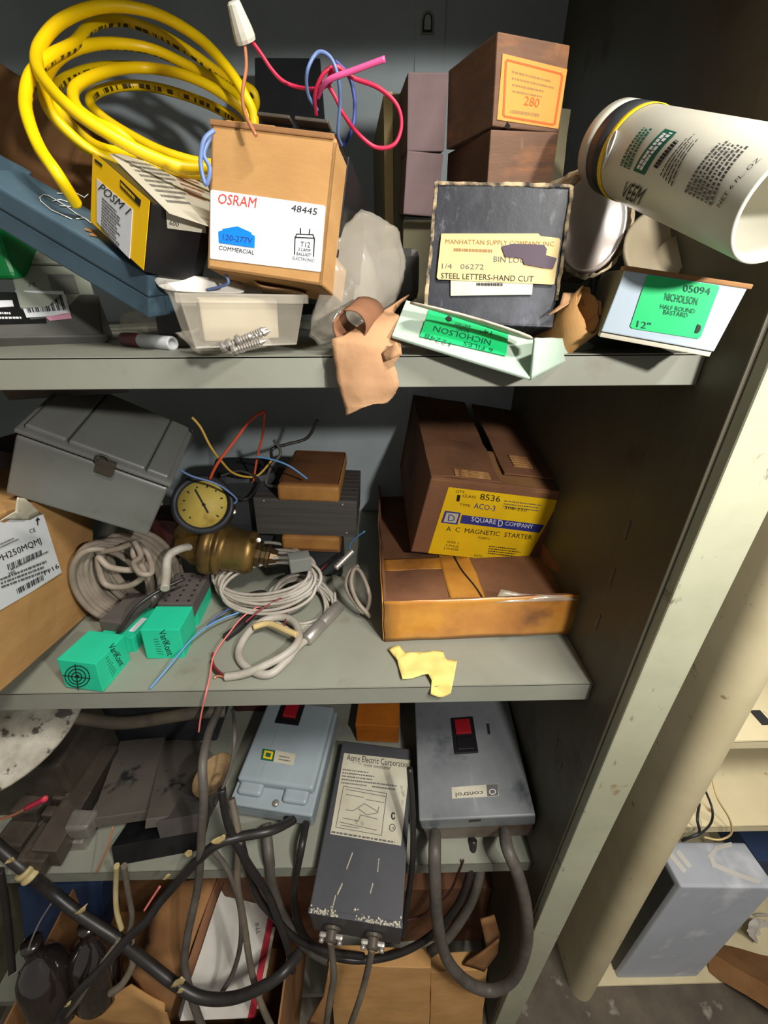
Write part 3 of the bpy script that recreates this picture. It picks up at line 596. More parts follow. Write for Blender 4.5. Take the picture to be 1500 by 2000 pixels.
# plinth cartons carrying the stacks
def plinth(b, m, label, name='carton'):
    lo_ = (b.t+b.R@np.array([0, 0, 0])); z = min((b.t+b.R@corner(c, b.dims))[2] for c in ('FBL', 'FBR', 'BBL', 'BBR'))
    c = b.t+b.R@(b.dims*np.array([.5, .5, 0])); 
    return tag(box(name, (c[0]-b.w*.42, c[1]-b.d*.4, S1T), (c[0]+b.w*.5, c[1]+b.d*.45, z-.001), m, bev=.001), label, 'carton')
plinth(b2, 'olive_card', 'olive carton carrying the narrow left wooden stack'); plinth(b4, 'kraft_dark', 'brown carton hidden under the right wooden stack')
# black card box of steel letters
kb = fit('black box', dict(FTL=(845, 364), FTR=(1117, 356), FBR=(1080, 656), FBL=(836, 612)), (.105, .07, .115), ('y', 'FBR', .355), (0, 0, 0), .3)
kbo = empty('letter_stamp_box', kb.M, 'worn black card box of steel letter stamps with cream label', 'box'); w, d, h = kb.dims
rough_box('box_body', (0, 0, 0), (w, d, h), 'black_card', kbo, .002, .0008, 6)
bm = bmesh.new()
for a, b in (((-.0012, -.0012, 0), (.0016, .0018, h)), ((w-.0016, -.0012, h*.2), (w+.0012, .0018, h)), ((0, -.0012, h-.0016), (w, .0018, h+.001)), ((-.0012, 0, h-.0015), (.001, d, h+.001)), ((w-.001, 0, h-.0015), (w+.001, d, h+.001))): 
    bbox(bm, a, b, .0004, 1)
bmesh.ops.subdivide_edges(bm, edges=[e for e in bm.edges if e.calc_length() > .02], cuts=24)
for v in bm.verts: v.co += noise.noise_vector(v.co*140)*.0011
frombm('worn_edge', bm, 'card_edge', kbo)
decal(kb, 'F', [(880, 548), (1040, 552), (1038, 577), (880, 579)], 'label_dirty', kbo, 'under_label', .0014)
decal(kb, 'F', [(862, 459), (1050, 459), (1054, 464), (1090, 468), (1093, 472), (1081, 557), (1076, 558), (856, 548), (853, 544)], 'label_cream', kbo, 'label', .0020)
for s, A, B, hp, m in (('MANHATTAN SUPPLY COMPANY INC', (870, 479), (1080, 484), 9, 'ink_faded'), ('BIN LOC', (963, 514), (1024, 517), 11, 'ink_grey'), ('1/4   06272', (863, 527), (944, 529), 10, 'ink_grey'), ('STEEL LETTERS-HAND CUT', (861, 546), (1040, 553), 11, 'ink_black')): write(kb, 'F', s, A, B, hp, m, kbo, .0026)
lines(kb, 'F', [(930, 553), (996, 554), (996, 562), (930, 561)], 1, 'ink_black', kbo, .7, 4, .0020); lines(kb, 'F', [(886, 487), (975, 490), (975, 497), (886, 494)], 1, 'ink_faded', kbo, .8, 9, .0026)
decal(kb, 'F', [(978, 485), (1000, 480), (1060, 482), (1066, 490), (1064, 502), (1085, 508), (1078, 528), (1060, 527), (1022, 520), (1018, 508), (985, 505)], 'ink_purple', kbo, 'marker_blot', .0030)
# shiny round tin wrapped in crumpled foil
tc_ = V(PY(1152, 440, .43)); tdir = V((.30, -1, .05)); R_ = .0368
to = empty('round_tin', axis_matrix(tc_, tdir, (1, 0, 0)), 'shiny round tin end in crumpled clear wrapping beside the black box', 'tin')
lathe('tin_body', [(0, 0), (R_*.9, 0), (R_*.93, .002), (R_*.95, .0035), (R_, .003), (R_, -.06), (0, -.06)], 'tin', to, n=40)
bm = bmesh.new(); n = 60; rings = []
for k, (r, z) in enumerate(((R_+.0012, .006), (R_+.004, .006), (R_+.006, -.004), (R_+.004, -.02), (R_+.005, -.035), (R_+.002, -.06))):
    rings.append([bm.verts.new(((r+noise.noise(V((i*.9, k*2.3, 0)))*.0028)*cos(2*pi*i/n), (r+noise.noise(V((i*.9, k*2.3, 0)))*.0028)*sin(2*pi*i/n), z+noise.noise(V((i*.5, k, 5)))*.002)) for i in range(n)])
for a, b in zip(rings, rings[1:]):
    for i in range(n): bm.faces.new((a[i], a[(i+1) % n], b[(i+1) % n], b[i]))
frombm('crumpled_wrap', bm, 'tin_wrap', to)
# white canister lying on its side, open end to the right
cA, cB = V(PY(1199, 288, .405)), V(PY(1540, 400, .246)); cd = (cB-cA).normalized(); cl = (cB-cA).length
R_ = .0262
cn = empty('wipes_canister', axis_matrix(cA, cd, (0, 0, 1)), 'white cylindrical plastic canister with green print, open end to the right', 'canister')
lathe('canister_body', [(0, .002), (R_*.93, .002), (R_, .004), (R_, cl), (R_-.0006, cl+.0012), (R_-.002, cl+.0008), (R_-.0022, cl-.004), (R_-.0022, .03), (0, .03)], 'white_plastic', cn, n=64)
for nm, z0, z1, m in (('white_rim', -.001, .012, 'white_plastic'), ('dark_band', .0122, .030, 'dark_box'), ('yellow_band', .0302, .0350, 'label_yellow')): lathe(nm, [(R_+.0003, z0), (R_+.0008, z0+.0003), (R_+.0008, z1-.0003), (R_+.0003, z1)], m, cn, n=64)
class Cyl: pass
def cyl_hit(px, py):
    """angle and height where a pixel's ray meets the canister"""
    Mi = cn.matrix_basis.inverted(); o = Mi @ V(C); d = (Mi.to_3x3() @ V(ray(px, py))); a = d.x**2+d.y**2; b = o.x*d.x+o.y*d.y; c = o.x**2+o.y**2-R_**2; disc = b*b-a*c
    t = (-b-math.sqrt(max(disc, 0)))/a; p = o+d*t; return math.atan2(p.y, p.x), p.z
def on_cyl(th, z, r): return V((r*cos(th), r*sin(th), z))
def cyl_text(s, A, B, hpx, m, k=.0009):
    """print wrapped round the canister from pixel A to pixel B"""
    (ta, za), (tb_, zb2) = cyl_hit(*A), cyl_hit(*B); dt = (tb_-ta+pi) % (2*pi)-pi
    perp = np.array([-(B[1]-A[1]), B[0]-A[0]], float); perp /= np.linalg.norm(perp); tu, zu = cyl_hit(A[0]-perp[0]*hpx, A[1]-perp[1]*hpx)
    du = (tu-ta+pi) % (2*pi)-pi; me, a, c = text_mesh(s); bm = bmesh.new(); bm.from_mesh(me); bmesh.ops.subdivide_edges(bm, edges=[e for e in bm.edges if e.calc_length() > .2], cuts=2); bmesh.ops.triangulate(bm, faces=bm.faces[:])
    for v in bm.verts:
        x = (v.co.x-a[0])/(c[0]-a[0]); y = v.co.y/.7; v.co = on_cyl(ta+dt*x+du*y, za+(zb2-za)*x+(zu-za)*y, R_+k)
    return frombm('lettering', bm, m, cn)
def cyl_patch(quad, m, k=.0006, name='printed_panel', n=8):
    q = [cyl_hit(*p) for p in quad]; t0 = q[0][0]; q = [((t-t0+pi) % (2*pi)-pi+t0, z) for t, z in q]; bm = bmesh.new(); G = []
    for i in range(n+1):
        for j in range(2):
            s = i/n; a = [q[0][c]*(1-s)+q[1][c]*s for c in (0, 1)]; b = [q[3][c]*(1-s)+q[2][c]*s for c in (0, 1)]; P = a if j == 0 else b; G.append(bm.verts.new(on_cyl(P[0], P[1], R_+k)))
    for i in range(n): bm.faces.new((G[2*i], G[2*i+2], G[2*i+3], G[2*i+1]))
    return frombm(name, bm, m, cn)
def cyl_lines(quad, n, m, k=.0009, fill=.5, seed=1, dash=(.03, .10), name='small_print'):
    """rows of unreadable print wrapped round the canister inside a pixel quad (rows run from side 0-3 to side 1-2)"""
    q = [cyl_hit(*p) for p in quad]; t0 = q[0][0]; q = [np.array(((t-t0+pi) % (2*pi)-pi+t0, z)) for t, z in q]; rnd = random.Random(seed); bm = bmesh.new()
    for i in range(n):
        v0, v1 = (i+.5-fill/2)/n, (i+.5+fill/2)/n; s_ = 0; end = rnd.uniform(.8, 1)
        while s_ < end:
            e = min(s_+rnd.uniform(*dash), end); P = []
            for ss, vv in ((s_, v0), (e, v0), (e, v1), (s_, v1)):
                p = q[0]+(q[1]-q[0])*ss; r = q[3]+(q[2]-q[3])*ss; P.append(p+(r-p)*vv)
            bm.faces.new([bm.verts.new(on_cyl(p[0], p[1], R_+k)) for p in P]); s_ = e+rnd.uniform(.01, .03)
    return frombm(name, bm, m, cn)
cyl_lines([(1212, 322), (1268, 240), (1284, 246), (1233, 332)], 3, 'ink_darkgreen', fill=.72, dash=(.03, .06), seed=4)
cyl_patch([(1238, 333), (1300, 253), (1323, 260), (1260, 342)], 'ink_darkgreen'); cyl_lines([(1246, 328), (1302, 258), (1318, 263), (1258, 333)], 2, 'ink_white', .0013, .75, 5, (.06, .11))
cyl_lines([(1277, 326), (1322, 272), (1330, 278), (1287, 330)], 1, 'ink_black', fill=.8, dash=(.06, .1), seed=6)
cyl_lines([(1290, 340), (1352, 262), (1372, 268), (1316, 366)], 5, 'ink_black', fill=.34, dash=(.05, .18), seed=7)
cyl_lines([(1338, 374), (1420, 268), (1470, 285), (1394, 402)], 7, 'ink_grey', fill=.62, dash=(.02, .07), seed=8)
cyl_text('NET 6 FL. OZ.', (1408, 405), (1490, 312), 7, 'ink_black'); cyl_text('VEEM', (1214, 382), (1249, 398), 32, 'ink_black')
strokes_pts = [(1186, 318), (1188, 290), (1196, 268), (1206, 258), (1200, 280), (1190, 305), (1180, 330)]
tube('band_emblem', [on_cyl(*cyl_hit(*p), R_+.001) for p in strokes_pts], .0006, 'ink_white', cn, 4, 5)
# beige shallow cap behind the file carton
pc = V(PY(1322, 505, .42)); bd = lathe('shallow_dish', [(0, 0), (.042, 0), (.047, .004), (.049, .010), (.046, .010), (.043, .005), (.018, .003), (.016, .008), (0, .008)], 'beige_plastic', None, axis_matrix(pc, (-.1, -.72, .62)), 40); tag(bd, 'round beige plastic dish lying under the white canister', 'dish')
# white file carton with green label (right)
nb = fit('file carton right', dict(FTL=(1217, 521), FTR=(1456, 562), FBR=(1394, 694), FBL=(1177, 652), BTL=(1172, 531)), (.095, .16, .05), ('y', 'FBR', .292), (0, 8, -8), .4)
nbo = empty('file_box', nb.M, 'white-ended file box with green label 05094 at the right end', 'box'); w, d, h = nb.dims
box('box_body', (0, .001, 0), (w, d, h), 'olive_card', nbo, .001); box('end_flap', (0, -.0012, .0015), (w, .0012, h), 'white_blue_card', nbo, .0008)
box('top_edge', (-.001, -.002, h-.001), (w+.002, .014, h+.0018), 'kraft_dark', nbo, .0007); box('bottom_edge', (.0, -.0016, -.002), (w*.985, .01, .0008), 'label_dirty', nbo, .0006)
decal(nb, 'F', [(1262, 540), (1266, 537), (1400, 557), (1403, 562), (1367, 657), (1362, 661), (1234, 641), (1230, 637)], 'label_green', nbo, 'label', .0016)
for s, A, B, hp in (('05094', (1332, 569), (1384, 576), 14), ('NICHOLSON', (1296, 586), (1359, 596), 15), ('HALF ROUND', (1288, 602), (1355, 612), 9), ('BASTARD', (1294, 613), (1341, 620), 9), ('12"', (1242, 638), (1268, 643), 13)): write(nb, 'F', s, A, B, hp, 'ink_green', nbo, .0024)
decal(nb, 'F', [(1355, 649), (1361, 632), (1367, 636), (1366, 644), (1361, 650)], 'ink_black', nbo, 'file_section_mark', .0022)
bars(nb, 'L', [(1106, 545), (1168, 536), (1164, 580), (1105, 590)], 16, 'ink_grey', nbo, .0012)
# bent pale green file-box flap over the shelf edge
ya, yb2 = .318, .300
fb = fit('green flap', dict(FTL=(793, 588), FTR=(1046, 660), FBR=(1036, 742), FBL=(766, 652)), (.11, .004, .036), ('y', 'FBR', .312), (-20, 8, 0), .5)
fbo = empty('box_flap', fb.M, 'torn pale green file-box end with green label hanging over the shelf edge', 'box'); w, d, h = fb.dims
rough_box('end_panel', (0, 0, 0), (w, .0025, h), 'pale_green_card', fbo, .0008, .0008, 5)
iv = fb.M.inverted(); loc = lambda p: iv @ V(p)
grid_sheet('side_panel', [[loc(PY(*p)) for p in r] for r in ([(1044, 660, .316), (1095, 662, .345), (1152, 670, .385)], [(1042, 690, .313), (1095, 690, .34), (1160, 675, .383)], [(1036, 742, .312), (1090, 712, .335), (1158, 680, .375)])], 'pale_green_card', .0025, fbo, 1, simple=True, amp=.0006)
grid_sheet('fold', [[loc(PY(*p)) for p in r] for r in ([(792, 588, .322), (900, 612, .324), (990, 640, .32), (1045, 660, .316)], [(800, 592, .345), (905, 622, .345), (985, 650, .345), (1040, 664, .335)])], 'label_dirty', .0015, fbo, 1)
decal(fb, 'F', [(838, 606), (992, 650), (987, 698), (819, 660)], 'label_green', fbo, 'label', .0012)
for s, A, B, hp in (('NICHOLSON', (958, 668), (848, 640), 11), ('14"', (960, 651), (938, 645), 8), ('ROUND', (915, 649), (892, 643), 6), ('BASTARD', (918, 640), (888, 633), 5), ('6 FILES', (962, 685), (905, 670), 8), ('12248', (880, 672), (830, 655), 8)): write(fb, 'F', s, A, B, hp, 'ink_green', fbo, .0018)
decal(fb, 'F', [(868, 626), (874, 621), (881, 624), (881, 630), (874, 632)], 'ink_black', fbo, 'round_section_mark', .0018)
# torn tan tube end
tp = V(PY(1112, 640, .355)); 
tt = empty('cardboard_tube', axis_matrix(tp, (.25, -.6, .5), (1, 0, 0)), 'torn tan cardboard roll end between the black box and the green flap', 'roll')
bm = bmesh.new(); n = 30; rr = []
for k in range(5): rr.append([bm.verts.new(V(((.0165-.0030*(i/n)*1.4)*cos(i/n*4*pi)*.75, (.019-.004*(i/n)*1.4)*sin(i/n*4*pi)*1.2, -.05+k*.0175+(.006*noise.noise(V((i*.7, 0, 0))) if k == 4 else 0)))) for i in range(n+1)])
for a, b in zip(rr, rr[1:]):
    for i in range(n): bm.faces.new((a[i], a[i+1], b[i+1], b[i]))
o = frombm('rolled_card', bm, 'kraft', tt, None, True); md = o.modifiers.new('thickness', 'SOLIDIFY'); md.thickness = .0012
sheet('torn_flap', [loc2 for loc2 in [tt.matrix_basis.inverted() @ V(PY(*p)) for p in ((1068, 618, .352), (1092, 598, .352), (1100, 572, .355), (1142, 575, .36), (1155, 600, .36), (1120, 588, .35), (1085, 610, .348))]], 'kraft_pale', .001, .003, parent=tt)
# kraft paper torn and hanging over the shelf edge
kp = empty('kraft_paper', V(PY(700, 690, .33)), 'torn tan kraft card curling and hanging over the upper shelf edge', 'paper'); iv2 = kp.matrix_basis.inverted()
rows = [[(800, 575, .40), (785, 590, .395), (765, 612, .39)], [(700, 640, .345), (735, 625, .350), (780, 618, .352)], [(648, 662, .328), (705, 668, .326), (786, 690, .328)], [(650, 700, .327), (705, 705, .325), (768, 712, .327)], [(658, 745, .325), (712, 755, .323), (779, 752, .325)], [(672, 790, .326), (712, 795, .325), (768, 775, .326)], [(678, 811, .327), (712, 797, .325), (755, 786, .326)]]
grid_sheet('hanging_sheet', [[iv2 @ V(PY(*p)) for p in r] for r in rows], 'kraft_pale', .0014, kp, 2, simple=True, amp=.0016)
sheet('torn_corner', [iv2 @ V(PY(*p)) for p in ((745, 690, .324), (775, 668, .320), (785, 693, .322), (768, 700, .318), (752, 706, .322))], 'kraft_pale', .0012, .004, parent=kp)
bm = bmesh.new(); n = 22; rr = []; A_, B_ = V(PY(683, 640, .33)), V(PY(712, 612, .37)); ax = (B_-A_); xx = V((1, 0, 0)); zz = ax.normalized().cross(xx).normalized()
for k in range(4): rr.append([bm.verts.new(iv2 @ (A_+ax*(k/3)+xx*(.0125*cos(a)*(1+.1*k))+zz*(.0125*sin(a)))) for a in [(-.6+1.75*i/n)*pi for i in range(n+1)]])
for a, b in zip(rr, rr[1:]):
    for i in range(n): bm.faces.new((a[i], a[i+1], b[i+1], b[i]))
o = frombm('curled_end', bm, 'kraft_brown', kp, None, True); o.modifiers.new('thickness', 'SOLIDIFY').thickness = .0012
# clear plastic tray of screws
pt = fit('clear tray', dict(FTL=(338, 572), FTR=(602, 577), FBR=(592, 676), FBL=(375, 682), BTL=(318, 548)), (.095, .065, .045), ('y', 'FBR', .352), (0, 0, 0), .12, 14)
pto = empty('clear_tray', pt.M, 'clear plastic tray with a thick rim below the ballast carton', 'tray'); w, d, h = pt.dims; t = .0014
bm = bmesh.new()
for a, b in (((0, 0, 0), (w, t, h)), ((0, d-t, 0), (w, d, h)), ((0, 0, 0), (t, d, h)), ((w-t, 0, 0), (w, d, h)), ((0, 0, 0), (w, d, t))): bbox(bm, a, b, .0005, 1)
for v in bm.verts:
    s = .86+.14*v.co.z/h; v.co.x = w/2+(v.co.x-w/2)*s; v.co.y = d/2+(v.co.y-d/2)*s
frombm('tray_body', bm, 'plastic_clear', pto)
bm = bmesh.new()
for a, b in (((-.002, -.002, h-.006), (w+.002, .001, h)), ((-.002, d-.001, h-.006), (w+.002, d+.002, h)), ((-.002, 0, h-.006), (.001, d, h)), ((w-.001, 0, h-.006), (w+.002, d, h))): bbox(bm, a, b, .0008, 2)
frombm('tray_rim', bm, 'plastic_clear', pto)
tag(rough_box('paper_packet', (w*.18, d*.3, .002), (w*.82, d*.5, h*.8), 'beige_plastic', None, mw=pt.M, amp=.002), 'beige folded paper packet inside the clear tray', 'packet')
rs = random.Random(4)
for k, (A, B) in enumerate((((452, 672), (530, 645)), ((462, 682), (522, 664)), ((470, 664), (524, 640)), ((440, 676), (500, 652)))):
    y0 = pt.t[1]-.006-.002*(k % 2); p0, p1 = V(PY(*A, y0)), V(PY(*B, y0+.003)); z = p1-p0; n = 9
    prof = [(0, -.003), (.0038, -.003), (.0042, -.001), (.0040, 0), (.0018, .0002)]+[(.0016+.0009*(i % 2), .001+(z.length-.005)*i/(2*n)) for i in range(2*n)]+[(0, z.length)]
    tag(lathe('wood_screw', prof, 'steel', None, axis_matrix(p0, z), 10, False), ('topmost', 'lowest', 'second lowest', 'leftmost')[k]+' bright steel screw lying against the front of the clear tray', 'screw', 'loose screws in front of the clear tray')
# crumpled clear bags
def crumple(name, pts, m, label, amp, seed, fr=22):
    bm = bmesh.new(); c = sum((V(p) for p in pts), V())/len(pts); 
    for p in pts:
        bm.verts.new(V(p))
    bmesh.ops.convex_hull(bm, input=bm.verts[:]); bmesh.ops.triangulate(bm, faces=bm.faces[:]); bmesh.ops.subdivide_edges(bm, edges=bm.edges[:], cuts=9, use_grid_fill=True); bmesh.ops.triangulate(bm, faces=bm.faces[:])
    for v in bm.verts:
        k = noise.noise_vector(v.co*fr+V((seed, 0, 0))); r = 1-abs(noise.noise(v.co*fr*2.2+V((0, seed, 0))))*2; v.co += k*amp+(v.co-c).normalized()*(r*amp*.9+abs(noise.noise(v.co*fr*5))*amp*.5)
    return tag(frombm(name, bm, m, None, None, True), label, 'bag')
crumple('plastic_bag', PTS([(705, 415, .40), (772, 452, .41), (790, 500, .42), (770, 560, .40), (745, 640, .40), (620, 590, .37), (605, 655, .365), (625, 670, .37), (700, 650, .38), (660, 480, .37), (630, 560, .365), (700, 430, .45), (760, 640, .46), (640, 640, .44), (640, 600, .42)]), 'plastic_bag', 'crumpled clear plastic bag bulging right of the ballast carton', .0035, 3)
crumple('plastic_bag', PTS([(300, 605, .42), (330, 620, .41), (345, 645, .41), (320, 650, .41), (262, 630, .42), (240, 610, .43), (236, 640, .42), (330, 648, .43), (300, 645, .44)]), 'plastic_bag', 'small scrap of clear plastic behind the marker', .0025, 8, 40)
crumple('plastic_bag', PTS([(345, 650, .362), (390, 690, .347), (450, 692, .345), (530, 676, .347), (515, 655, .352), (440, 640, .356), (390, 640, .358), (430, 660, .37)]), 'plastic_bag', 'clear plastic bag of screws slumped at the front of the tray', .002, 5, 40)
# maroon and white marker
p0, p1 = V(PZ(236, 662, S1T+.006)), V(PZ(338, 671, S1T+.005)); z = p1-p0; L_ = z.length
mk = empty('marker_pen', axis_matrix(p0, z), 'short maroon and white marker lying on the upper shelf edge', 'marker')
lathe('barrel', [(0, 0), (.0035, .001), (.0058, .005), (.0062, .012), (.0062, L_*.42), (.0055, L_*.42), (0, L_*.42)], 'maroon', mk, n=14); lathe('cap', [(0, L_*.40), (.0060, L_*.40), (.0060, L_-.001), (.0054, L_), (.0040, L_), (.0040, L_-.002), (0, L_-.002)], 'label_white', mk, n=20)
# black printed sleeve and pale card behind the tray
bs = fit('black sleeve', dict(FTL=(300, 570), FTR=(352, 578), FBR=(368, 640), FBL=(300, 628)), (.025, .04, .025), ('y', 'FBR', .385), (0, 0, 0), .4)
tag(box('black_sleeve', (0, 0, -.01), tuple(bs.dims), 'black_gloss', mw=bs.M, bev=.001), 'small black carton between the blue case and the clear tray', 'carton')
kz = empty('hang_tab', V(PY(350, 560, .37)), 'curled clear plastic hang tab above the tray', 'package'); iv3 = kz.matrix_basis.inverted()
grid_sheet('tab_sheet', [[iv3 @ V(PY(*p)) for p in r] for r in ([(294, 525, .36), (350, 535, .37), (420, 545, .38), (470, 548, .39)], [(300, 545, .358), (350, 555, .366), (420, 560, .375), (480, 562, .385)], [(312, 566, .357), (350, 570, .362), (420, 572, .37), (480, 575, .38)])], 'white_card', .0006, kz, 2)
tag(grid_sheet('torn_strip', [PTS(r) for r in ([(497, 545, .362), (505, 560, .36), (550, 562, .36), (598, 572, .36)], [(495, 552, .372), (508, 568, .37), (550, 570, .37), (600, 580, .365)], [(505, 545, .385), (520, 552, .385), (560, 556, .385), (598, 566, .38)])], 'kraft_pale', .001, None, 2), 'curled tan paper strip on the rim of the clear tray', 'paper')
cable('lead_wire', PTS([(440, 535, .362), (446, 552, .362), (430, 560, .365), (405, 566, .368)]), .0011, 'blue_wire', 'short blue wire end dangling beneath the ballast carton', 'wire')
tag(rough_box('dust_rag', tuple(PY(735, 590, .47)), tuple(PY(735, 590, .47)+np.array([.045, .05, .045])), 'plastic_smoke', amp=.006, bev=.008), 'crumpled grey rag behind the clear bag', 'rag')
# ------------------------------------------------------------------ LEVEL 2 (middle shelf)
# cardboard carton with shipping label at the left edge
lc = fit('left carton', dict(FBL=(-22, 1366), FBR=(185, 1196), FTR=(178, 938), FTL=(-22, 1012)), (.22, .20, .19), ('z', 'FBR', S2T+.001), (0, 0, 50), .4, 12)
lco = empty('shipping_carton', lc.M, 'tan cardboard carton with a torn white shipping label, middle shelf', 'carton')
rough_box('carton_body', (0, 0, 0), tuple(lc.dims), 'kraft', lco, .0015, .0012, 6)
decal(lc, 'F', [(-60, 1000), (-20, 1008), (5, 1022), (22, 1012), (60, 1012), (82, 1004), (118, 1118), (60, 1155), (0, 1190), (-60, 1226)], 'label_white', lco, lift=.0012)
sheet('torn_label', [lc.M.inverted() @ V(PY(*p)) for p in ((2, 1022, .335), (34, 1000, .35), (36, 972, .352), (50, 974, .36), (82, 1004, .385), (60, 1016, .37), (22, 1016, .345))], 'label_dirty', .0006, .004, parent=lco)
for s, A, B, hp, m in (('PH250MQMJ', (-8, 1098), (77, 1060), 13, 'ink_black'), ('CE', (54, 1041), (66, 1037), 8, 'ink_black'), ('1116', (84, 1123), (112, 1108), 9, 'ink_black'), ('QMJ', (14, 1014), (40, 1000), 8, 'ink_grey'), ('280', (12, 1124), (26, 1118), 6, 'ink_black')): write(lc, 'F', s, A, B, hp, m, lco, .0024)
bars(lc, 'F', [(9, 1102), (77, 1073), (78, 1083), (11, 1113)], 26, 'ink_black', lco, .0024, 5); bars(lc, 'F', [(27, 1150), (80, 1121), (82, 1132), (30, 1160)], 22, 'ink_black', lco, .0024, 6)
lines(lc, 'F', [(-10, 1062), (30, 1044), (34, 1054), (-10, 1074)], 2, 'ink_grey', lco, .4, lift=.0024); lines(lc, 'F', [(-5, 1128), (100, 1086), (106, 1112), (-2, 1150)], 3, 'ink_grey', lco, .5, 9, .0024); lines(lc, 'F', [(15, 1108), (90, 1072), (92, 1080), (17, 1116)], 1, 'ink_grey', lco, .35, 2, .0024)
strokes(lc, 'F', [[(69, 1024), (69, 1012)], [(66, 1016), (69, 1011), (72, 1014)]], 2, 'ink_black', lco, .0024)
# tan wall of another carton behind it
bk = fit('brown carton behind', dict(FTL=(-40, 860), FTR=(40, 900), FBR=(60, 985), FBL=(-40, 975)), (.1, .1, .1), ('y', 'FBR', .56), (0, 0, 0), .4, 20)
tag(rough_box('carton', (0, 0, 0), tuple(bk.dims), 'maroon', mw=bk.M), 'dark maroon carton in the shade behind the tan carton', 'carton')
# grey metal box with hinged lid
mb = fit('metal box', dict(FTL=(30, 840), FTR=(327, 952), FBR=(294, 1058), FBL=(12, 960), BTR=(366, 842)), (.15, .13, .06), ('y', 'FBR', .43), (10, 18, 0), .25, 60)
mbo = empty('junction_box', mb.M, 'grey metal box with hinged lid and latch tilted on the tan carton', 'box'); w, d, h = mb.dims
box('box_base', (0, 0, 0), (w, d, h-.004), 'box_metal_grey', mbo, .004, 3); box('gasket', (.002, .002, h-.005), (w-.002, d-.002, h), 'seal_dark', mbo, .001)
bm = bmesh.new(); bbox(bm, (-.0012, -.001, h-.0006), (w+.0015, d+.001, h+.004), .0015); bbox(bm, (.004, .004, h+.002), (w*.28, d-.004, h+.0095), .003, 3); bbox(bm, (w*.29, .004, h+.002), (w*.80, d-.004, h+.0095), .003, 3); bbox(bm, (w*.81, .004, h+.002), (w-.004, d-.004, h+.0095), .003, 3)
frombm('box_lid', bm, 'box_metal_grey', mbo)
la = box('latch', (w*.50, -.004, h-.012), (w*.62, .002, h+.006), 'steel_dark', mbo, .0012); tube('latch_ring', [(w*.53+.006*cos(a), -.003, h+.005+.007*sin(a)) for a in [k*pi/8 for k in range(17)]], .0011, 'steel_dark', la, 2, 6)
lathe('lid_screw', [(0, 0), (.0022, 0), (.0018, .0012), (0, .0014)], 'steel', mbo, Matrix.Translation((w+.0004, d*.25, h*.35)) @ Matrix.Rotation(pi/2, 4, 'Y'), 10)
# pressure gauge on its brass regulator
gc = V(PY(397, 985, .485)); gd = V((.22, -.80, .55)); R_ = .0390
go = empty('pressure_regulator', axis_matrix(gc, gd, (1, 0, .1)), 'brass pressure regulator with round yellow-faced gauge', 'regulator'); gi = go.matrix_basis.inverted()
ga = lathe('gauge', [(0, -.03), (R_*.8, -.03), (R_*.97, -.022), (R_, -.004), (R_, .003), (R_*.95, .006), (R_*.80, .005), (R_*.79, .001), (0, .001)], 'black_rubber', go, n=48)
lathe('gauge_dial', [(0, .0014), (R_*.785, .0014), (R_*.785, .0011)], 'gauge_face', ga, n=40)
for k in range(10):
    a = radians(225-30*k); box('dial_mark', (-.0012, -.0010, 0), (.0012+.0012*(k % 2), .0010, .0002), 'ink_black', ga, 0, mw=Matrix.Translation((R_*.6*cos(a), R_*.6*sin(a), .0016)) @ Matrix.Rotation(a, 4, 'Z'))
nd = box('gauge_needle', (-.0010, -.012, 0), (.0010, .0230, .0006), 'ink_black', ga, 0, mw=Matrix.Translation((.001, -.001, .0024)) @ Matrix.Rotation(radians(24), 4, 'Z'))
lathe('needle_hub', [(0, 0), (.0022, 0), (.0018, .0015), (0, .0016)], 'ink_black', ga, Matrix.Translation((.001, -.001, .002)), 10)
def regpart(nm, A, B, prof, m, n=24, smooth=True):
    a, b = V(A), V(B); z = b-a; return lathe(nm, [(r*1.16, t*z.length) for r, t in prof], m, go, gi @ axis_matrix(a, z, (0, 0, 1)), n, smooth)
A_, B_ = PY(372, 1058, .525), PY(560, 1092, .525)
regpart('regulator_body', A_, B_, [(0, -.10), (.019, -.10), (.023, .0), (.028, .06), (.028, .15), (.036, .16), (.0375, .19), (.0375, .25), (.034, .26), (.0335, .29), (.036, .30), (.035, .34), (.028, .35), (.0295, .39), (.028, .58), (.0295, .60), (.026, .66), (.020, .68), (0, .68)], 'brass')
regpart('bonnet', A_, B_, [(0, .66), (.016, .66), (.0175, .69), (.0175, .73), (.013, .74), (.013, .78), (.0155, .79), (.0155, .82), (.011, .83), (.009, .90), (0, .90)], 'brass_dark', 10, False)
regpart('adjusting_screw', A_, B_, [(0, .88), (.0055, .88), (.0055, 1.04), (.007, 1.05), (.006, 1.10), (0, 1.10)], 'steel', 10)
regpart('gauge_port', PY(366, 1035, .52), PY(392, 1005, .495), [(0, -.6), (.012, -.6), (.014, 0), (.014, .6), (.009, .6), (.009, 1.2), (0, 1.2)], 'brass', 6, False)
for A in ((418, 1095), (440, 1020), (456, 1000), (505, 1055)):
    p = V(PY(A[0], A[1], .492)); lathe('bolt', [(0, -.004), (.004, -.004), (.004, .003), (.003, .0042), (0, .0045)], 'steel', go, gi @ axis_matrix(p, (.3, -.7, .5)), 6, False)
